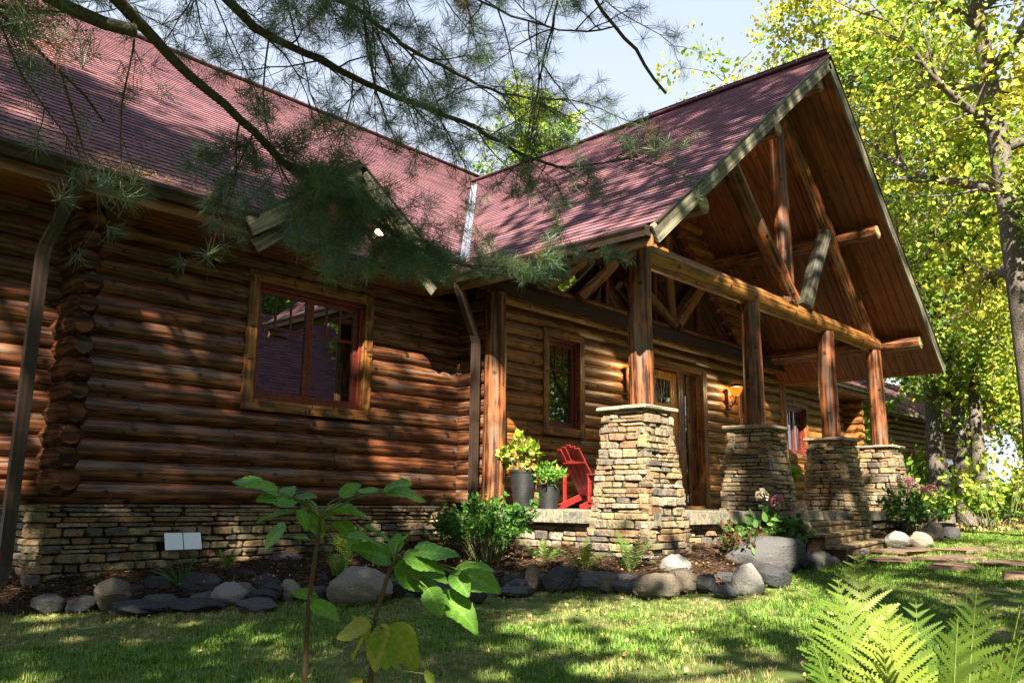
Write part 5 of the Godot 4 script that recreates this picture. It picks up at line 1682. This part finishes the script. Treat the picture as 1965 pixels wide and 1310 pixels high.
	shrub("potted_plant", "lime green trailing plant in the tall black planter", "plant", Vector3(7.52, 0.42, -6.82), Vector3(0.26, 0.42, 0.26), 16, 420, 0.085, [Color(0.2, 0.32, 0.03), Color(0.3, 0.4, 0.05), Color(0.4, 0.42, 0.08), Color(0.42, 0.32, 0.1)], "", 0.8)
	planter("shorter black planter next to the tall one", Vector3(7.53, 0.002, -6.42), 0.29, 0.145)
	shrub("potted_plant", "bright green feathery plant in the shorter black planter", "plant", Vector3(7.53, 0.26, -6.42), Vector3(0.25, 0.26, 0.25), 14, 420, 0.07, [Color(0.08, 0.22, 0.03), Color(0.13, 0.3, 0.04), Color(0.25, 0.36, 0.06)], "", 0.35)
	var urn := thing("urn_planter", "black pedestal urn beside the front door holding dark foliage", "urn", Vector3(13.05, 0.002, -6.95))
	put("bowl", pot_mesh([Vector2(0.12, 0), Vector2(0.12, 0.03), Vector2(0.05, 0.06), Vector2(0.045, 0.14), Vector2(0.09, 0.2), Vector2(0.14, 0.32), Vector2(0.15, 0.5), Vector2(0.2, 0.6), Vector2(0.18, 0.6), Vector2(0.13, 0.52)], 24), M.black_pot, urn)
	shrub("potted_plant", "dark bronze spiky grass with pale trailing leaves in the urn", "plant", Vector3(13.05, 0.56, -6.95), Vector3(0.22, 0.36, 0.22), 26, 200, 0.09, [Color(0.05, 0.03, 0.02), Color(0.12, 0.12, 0.08), Color(0.3, 0.16, 0.08)], "", 0.12)
	planter("black planter with trailing greenery behind the third pier", Vector3(14.25, 0.002, -6.6), 0.5, 0.16)
	shrub("potted_plant", "fresh green trailing plant in the planter behind the third pier", "plant", Vector3(14.25, 0.44, -6.6), Vector3(0.24, 0.3, 0.24), 14, 300, 0.09, [Color(0.12, 0.28, 0.03), Color(0.2, 0.34, 0.04)], "", 0.6)
	# --- garden plants
	shrub("garden_shrub", "round dense small-leaved green shrub beside the porch corner", "shrub", Vector3(6.45, -0.58, -6.35), Vector3(0.62, 0.72, 0.6), 46, 3600, 0.05, [Color(0.04, 0.13, 0.025), Color(0.07, 0.18, 0.03), Color(0.11, 0.25, 0.04)], "", 0.5)
	var h1 := shrub("hydrangea_bush", "hydrangea with pink and cream flower heads in front of second pier", "shrub", Vector3(9.05, -0.55, -4.32), Vector3(0.42, 0.62, 0.36), 18, 330, 0.1, [Color(0.05, 0.12, 0.03), Color(0.07, 0.16, 0.035), Color(0.1, 0.2, 0.045)], "", 0.55)
	for q in [[Vector3(-0.12, 0.66, 0.1), 0], [Vector3(0.4, 0.56, 0.1), 0], [Vector3(0.22, 0.58, 0.22), 1], [Vector3(0.55, 0.36, 0.12), 1], [Vector3(-0.28, 0.72, 0.0), 1]]:
		flower_head(h1, q[0], 0.075, [Color(0.55, 0.14, 0.26), Color(0.62, 0.24, 0.34)] if q[1] == 0 else [Color(0.62, 0.58, 0.45), Color(0.6, 0.5, 0.42), Color(0.5, 0.5, 0.3)])
	var h2 := shrub("hydrangea_bush", "sunlit hydrangea with pink flowers in front of the last pier", "shrub", Vector3(14.3, -0.42, -4.45), Vector3(0.55, 0.75, 0.45), 22, 480, 0.1, [Color(0.05, 0.12, 0.03), Color(0.07, 0.16, 0.035), Color(0.1, 0.2, 0.045)], "", 0.55)
	for q in [[Vector3(-0.35, 0.85, 0.1), 0], [Vector3(-0.1, 0.72, 0.2), 0], [Vector3(0.35, 0.75, 0.2), 0], [Vector3(0.1, 0.78, 0.0), 1], [Vector3(-0.22, 0.78, 0.1), 1]]:
		flower_head(h2, q[0], 0.095, [Color(0.6, 0.2, 0.3), Color(0.66, 0.34, 0.4)] if q[1] == 0 else [Color(0.62, 0.5, 0.46), Color(0.6, 0.56, 0.5)])
	shrub("garden_shrub", "small bronze-red leaved shrub between the first two piers", "shrub", Vector3(8.25, -0.56, -4.35), Vector3(0.3, 0.46, 0.3), 14, 260, 0.07, [Color(0.09, 0.03, 0.025), Color(0.12, 0.06, 0.03), Color(0.07, 0.13, 0.03), Color(0.12, 0.2, 0.05)], "", 0.45)
	fern("green fern against the stone base left of the round shrub", Vector3(5.35, -0.57, -7.35), 9, 0.55, Color(0.08, 0.18, 0.02))
	fern("yellowing fern spray behind the flat blue-grey rock", Vector3(3.95, -0.58, -7.3), 7, 0.26, Color(0.1, 0.2, 0.03))
	fern("dark green fern leaning on the first stone pier", Vector3(6.8, -0.6, -4.75), 8, 0.5, Color(0.05, 0.14, 0.03))
	fern("pale upright fern at the left face of the first pier", Vector3(6.55, -0.6, -5.15), 7, 0.5, Color(0.16, 0.24, 0.04))
	fern("fern in shade below the slate porch edge", Vector3(6.95, -0.6, -6.0), 7, 0.42, Color(0.07, 0.16, 0.03))
	var gt := thing("grass_tuft", "arching pale green grass tuft behind the large beige boulder", "ornamental grass", Vector3(4.75, -0.62, -6.65))
	put("blades", blade_mesh(170, 0.26, 0.003, 0.07), M.grass_pale, gt)
	var ir := thing("strap_leaf_plant", "small plant with long strap leaves in the mulch below the vent", "plant", Vector3(3.35, -0.66, -7.0))
	for k in 9:
		var a := k * 0.7
		var m := MB.new()
		m.tint = Color(0.06, 0.15, 0.05)
		add_leaf(m, Transform3D(look(Vector3(cos(a) * 0.9, 1.1, sin(a) * 0.9).normalized(), 0.0).scaled(Vector3.ONE * R(0.2, 0.32)), Vector3.ZERO), 0.09, 0.3, 8, 0.55)
		put("leaf", m.mesh(), M.leaf, ir)
	# --- foreground
	sapling("tall green sapling with drooping leaflets standing alone on the lawn", STEM_A, LEAF_A, 3)
	sapling("second sapling with yellowing lower leaves and broad upper leaves", STEM_B, LEAF_B, 4)
	var c0 := Vector3(1.85, gy(1.85, -0.6), -0.62)
	var f := thing("fern", "big bright fern clump with tall toothed fronds on the lawn", "fern", c0)
	var all := FRONDS.duplicate()
	for k in 9:
		var src: Array = FRONDS[k]
		all.append([src[0], (src[1] as Vector3) + Vector3(R(-0.16, 0.16), R(-0.2, -0.08), R(-0.12, 0.12))])
	for q in all:
		var b: Vector3 = (q[0] as Vector3) - c0
		put("frond", frond_mesh(Vector3(b.x * 0.3, 0.02, b.z * 0.3), (q[1] as Vector3) - c0 + Vector3(0, 0.03, 0), 17, 0.15, Color(0.05, 0.12, 0.018).lerp(Color(0.17, 0.22, 0.03), rng.randf()), 0.12, 12, 0.42), M.leaf, f)
	shrub("bramble_bush", "low bramble with arching stems and dry brown leaves beside the fern", "shrub", Vector3(2.35, gy(2.35, -0.5), -0.5), Vector3(0.42, 0.6, 0.35), 18, 420, 0.05, [Color(0.05, 0.14, 0.03), Color(0.08, 0.18, 0.04), Color(0.07, 0.16, 0.03), Color(0.2, 0.1, 0.05)], "", 0.6)

func build_surroundings() -> void:
	var green := [Color(0.11, 0.22, 0.03), Color(0.16, 0.28, 0.035), Color(0.23, 0.34, 0.04), Color(0.34, 0.4, 0.05)]
	var gold := [Color(0.18, 0.29, 0.035), Color(0.27, 0.38, 0.045), Color(0.36, 0.43, 0.06), Color(0.46, 0.43, 0.06)]
	var deep := [Color(0.07, 0.15, 0.025), Color(0.1, 0.19, 0.03), Color(0.15, 0.24, 0.03)]
	var near := "trees beyond the lawn"
	broad_tree("leaning dark-barked stem of the triple maple clump, straightest of three", "", Vector2(24.4, -6.9), 14.0, 0.24, Vector2(-0.8, 0.2), 0.22, 4.2, 15, 2000, green, 0.115)
	broad_tree("middle mottled stem of the triple maple clump", "", Vector2(24.9, -6.4), 15.0, 0.2, Vector2(0.3, -0.2), 0.25, 4.0, 14, 1900, gold, 0.115)
	broad_tree("outer mottled stem of the triple maple clump, leaning away", "", Vector2(25.3, -6.1), 13.0, 0.2, Vector2(1.6, 0.3), 0.25, 4.0, 13, 2200, gold, 0.115)
	broad_tree("thick pale grey maple trunk standing nearest the flagstone path", "", Vector2(17.3, -3.1), 15.0, 0.3, Vector2(-1.2, -0.6), 0.33, 4.6, 15, 2400, gold, 0.1)
	broad_tree("tall golden maple rising behind the portico gable", "", Vector2(25.6, -9.5), 16.5, 0.3, Vector2(-0.5, 0), 0.2, 5.2, 18, 3000, gold, 0.13)
	for q in [[34, -18, 17, 0], [33, -5.6, 14, 1], [41, -6.6, 16, 0], [45, -7, 15, 1], [50, -9.5, 17, 0], [56, -15, 18, 2], [43, -19, 17, 1]]:
		broad_tree(["mixed green maple in the woods beyond the lawn", "yellow-green maple in the woods beyond the lawn", "deep green maple in the woods beyond the lawn"][q[3]], ["mixed green woodland maples", "yellow-green woodland maples", "deep green woodland maples"][q[3]], Vector2(q[0], q[1]), q[2], 0.25, Vector2(R(-1, 1), R(-0.5, 0.5)), 0.15, 4.8, 15, 2300, [green, gold, deep][q[3]], 0.16)
	broad_tree("tall tree top showing above the roof valley", "", Vector2(24.5, -21.5), 18.0, 0.3, Vector2(0, 0), 0.3, 3.6, 14, 1600, green, 0.15)
	var bush := -1
	for q in [[21.5, -7.6, 2.2], [23.0, -8.6, 3.0], [26.8, -8.0, 2.4], [22.4, -5.4, 1.1], [28.5, -6.0, 1.2], [19.3, -6.6, 1.3], [31.0, -7.4, 1.5], [25.5, -8.8, 2.2], [35.0, -7.6, 1.6]]:
		bush += 1
		shrub("woodland_shrub", ["leafy green bush behind the sunlit hydrangea", "tall leafy green bush between the house and the maple clump", "green bush behind the outer stem of the maple clump", "low green bush on the lawn side of the maple clump", "low green bush on the leaf litter beyond the maple clump", "rounded green bush beside the last pier", "green bush below the eave of the second log building", "green bush against the second log building's corner", "farthest low green bush before the second log building"][bush], "shrub", Vector3(q[0], gy(q[0], q[1]) - 0.03, q[1]), Vector3(1.3, q[2], 1.2), 26, 900, 0.16, green, "bushes among the maple trunks", 0.65)
	for q in [[20.9, -4.75, 2.3], [26.0, -5.3, 2.0], [28.8, -8.6, 2.4]]:
		shrub("beech_sapling", "young sapling with golden yellow leaves by the trunks", "shrub", Vector3(q[0], gy(q[0], q[1]) - 0.03, q[1]), Vector3(1.5, q[2], 1.0), 14, 420, 0.13, gold, "golden saplings by the trunks", 0.6)
	# trees outside the picture whose shade falls on the lawn and the house
	broad_tree("tall spreading maple rooted behind the pine, shading the portico", "", Vector2(0.7, 3.0), 22.0, 0.32, Vector2(0.3, 0.2), 0.49, 5.2, 20, 900, green, 0.2)
	broad_tree("tall maple west of the log corner, shading the roof", "", Vector2(-8.6, 2.0), 19.5, 0.3, Vector2(0, 0), 0.52, 4.0, 15, 800, deep, 0.2)
	broad_tree("leafy maple on the west lawn", "", Vector2(-3.6, 1.8), 11.5, 0.22, Vector2(0, 0), 0.45, 3.2, 13, 520, green, 0.2)
	broad_tree("low maple on the open lawn before the portico", "", Vector2(0.2, 5.4), 11.0, 0.22, Vector2(0, 0), 0.5, 3.8, 13, 170, green, 0.2)
	# what the window panes mirror: a garage with a shingled roof and maples
	broad_tree("yellow maple beside the garage", "", Vector2(22.5, 3.2), 10.0, 0.22, Vector2(0, 0), 0.12, 4.4, 14, 2600, gold, 0.14)
	broad_tree("green maple at the garage gable", "", Vector2(16.5, 3.4), 8.0, 0.2, Vector2(0, 0), 0.15, 3.0, 12, 1500, gold, 0.13)
	broad_tree("deep green maple behind the garage", "", Vector2(13.5, 10.5), 15.0, 0.25, Vector2(0, 0), 0.2, 4.6, 14, 2200, deep, 0.18)
	broad_tree("broad green maple behind the garage corner", "", Vector2(8.0, 10.5), 14.0, 0.25, Vector2(0, 0), 0.2, 4.4, 14, 2200, green, 0.18)
	for q in [[-14, 9], [-7, 14], [0, 17], [5, 15.5], [17, 14], [21, 10], [27, 7], [30, 1.5], [-16, 2], [-13, -6]]:
		broad_tree("woodland maple across the front lawn, behind the garage line", "woodland across the front lawn", Vector2(q[0], q[1]), R(12, 15), 0.25, Vector2(0, 0), 0.1, 4.8, 13, 1300, deep if int(q[0]) % 2 == 0 else green, 0.22)
	var g := thing("garage", "log garage with a burgundy shingle roof across the lawn", "building", Vector3(11.0, gy(11, 6) - 0.1, 5.6))
	for i in 12:
		put("log", log_mesh(Vector3(-3.2, 0.2 + i * 0.2, -2.3), Vector3(3.2, 0.2 + i * 0.2, -2.3), 0.115, 0.115, 0.08, 8), pick(M.wall), g)
		put("log", log_mesh(Vector3(-3.1, 0.1 + i * 0.2, -2.4), Vector3(-3.1, 0.1 + i * 0.2, 2.4), 0.115, 0.115, 0.08, 8), pick(M.wall), g)
	var gb := MB.new()
	gb.box(Vector3(-3.05, 0, -2.25), Vector3(3.1, 2.45, 2.3))
	put("core", gb.mesh(), M.deck, g)
	var gr := holder("roof", g)
	slab("deck", gr, Vector3(-3.6, 2.3, -2.9), Vector3(3.6, 2.3, -2.9), Vector3(3.6, 6.0, 0), Vector3(-3.6, 6.0, 0), 0.12, M.deck)
	slab("deck", gr, Vector3(-3.6, 6.0, 0.001), Vector3(3.6, 6.0, 0.001), Vector3(3.6, 2.3, 2.9), Vector3(-3.6, 2.3, 2.9), 0.12, M.deck)
	shingle_slope(gr, Vector3(-3.6, 2.31, -2.92), Vector3.RIGHT, Vector3(0, 3.7, 2.9).normalized(), 7.2, 4.7, func(_p: Vector3) -> bool: return true, 0)
	# log lodge beyond the trees
	var lo := thing("log_lodge", "second log building half hidden behind the maples", "building", Vector3(36.0, gy(36, -13) - 0.1, -13.6), "", deg_to_rad(-3))
	for i in 19:
		put("log", log_mesh(Vector3(-7.5 - 0.2 * (i % 2), 0.15 + i * 0.22, 3.0), Vector3(6, 0.15 + i * 0.22, 3.0), 0.13, 0.13, 0.1, 8, true), pick(M.wall), lo)
		put("log", log_mesh(Vector3(-7.3, 0.26 + i * 0.22, 3.4 + 0.2 * (i % 2)), Vector3(-7.3, 0.26 + i * 0.22, -3.0), 0.13, 0.13, 0.1, 8, true), pick(M.wall), lo)
	var lb := MB.new()
	lb.box(Vector3(-7.25, 0, -3.0), Vector3(6, 4.25, 2.95))
	put("core", lb.mesh(), M.deck, lo)
	var lr := holder("roof", lo)
	slab("deck", lr, Vector3(-8.2, 4.1, 3.9), Vector3(6.6, 4.1, 3.9), Vector3(6.6, 6.4, 0), Vector3(-8.2, 6.4, 0), 0.2, M.shingle[2])
	slab("deck", lr, Vector3(-8.2, 6.4, 0.0), Vector3(6.6, 6.4, 0.0), Vector3(6.6, 4.1, -3.9), Vector3(-8.2, 4.1, -3.9), 0.2, M.shingle[2])
	for k in 3:
		var wx := -5.2 + k * 3.4
		var wn := holder("window", lo)
		board("frame", Vector3(wx, 1.3, 3.08), Vector3(wx + 1.2, 2.7, 3.2), wn, M.red)
		board("pane", Vector3(wx + 0.08, 1.38, 3.15), Vector3(wx + 1.12, 2.62, 3.22), wn, M.glass, 0.002)
	plank("fascia", Vector3(-8.2, 4.0, 3.94), Vector3(6.6, 4.0, 3.94), Vector3(0, 1, 0), 0.2, 0.05, lr, M.grey_board[0])
	shingle_slope(lr, Vector3(-8.2, 4.11, 3.92), Vector3.RIGHT, Vector3(0, 2.3, -3.9).normalized(), 14.8, 4.52, func(_p: Vector3) -> bool: return true, 0)
func _ready() -> void:
	rng.seed = 20240917
	# --- camera
	var cam := Camera3D.new()
	cam.name = "camera"
	cam.position = Vector3(0, 0.085, 0)
	cam.rotation_degrees = Vector3(11.058, -46.898, 0.672)
	cam.fov = 45.29
	cam.near = 0.05
	cam.far = 600.0
	add_child(cam)
	cam.current = true
	# --- sky and exposure
	var env := Environment.new()
	env.background_mode = Environment.BG_SKY
	var sky := Sky.new()
	var sm := ProceduralSkyMaterial.new()
	sm.sky_top_color = lin(0.05, 0.095, 0.2)
	sm.sky_horizon_color = lin(0.222, 0.235, 0.244)
	sm.sky_curve = 0.9
	sm.ground_bottom_color = lin(0.03, 0.03, 0.02)
	sm.ground_horizon_color = lin(0.12, 0.12, 0.1)
	sm.energy_multiplier = 1.0
	sm.sun_angle_max = 0.0
	sky.sky_material = sm
	env.sky = sky
	env.tonemap_mode = Environment.TONE_MAPPER_LINEAR
	env.tonemap_exposure = 5.0
	env.sdfgi_enabled = true
	env.ssao_enabled = true
	env.ssil_enabled = true
	var we := WorldEnvironment.new()
	we.environment = env
	add_child(we)
	# --- sun: high on the left, in front of the house
	var sun := DirectionalLight3D.new()
	sun.name = "sun"
	sun.light_color = Color(1.0, 0.95, 0.86)
	sun.light_energy = 1.6
	sun.light_angular_distance = 0.55
	sun.shadow_enabled = true
	add_child(sun)
	sun.look_at_from_position(Vector3.ZERO, SUN, Vector3.UP)
	make_materials()
	M.amber = mat(Color(1.0, 0.6, 0.2), 0.4)
	M.amber.emission_enabled = true; M.amber.emission = Color(1.0, 0.55, 0.16); M.amber.emission_energy_multiplier = 0.22
	M.grass_pale = leaf_mat(Color(0.55, 0.68, 0.3), Color(0.6, 0.6, 0.3), 0.6)
	make_stone_meshes()
	sprigs.maple = maple_mesh()
	# --- large structure
	build_ground()
	build_house()
	build_portico()
	build_porch()
	make_pier("stone pier of stacked ledge stones standing nearest the planters", 7.55, -0.72)
	make_pier("stone pier left of the wooden steps, behind the hydrangea", 10.36, -0.62)
	make_pier("stone pier partly hidden behind the wooden steps", 12.92, -0.56)
	make_pier("farthest stone pier, at the maple side of the porch", 15.05, -0.52)
	# --- objects
	build_objects()
	build_surroundings()
	build_pine()
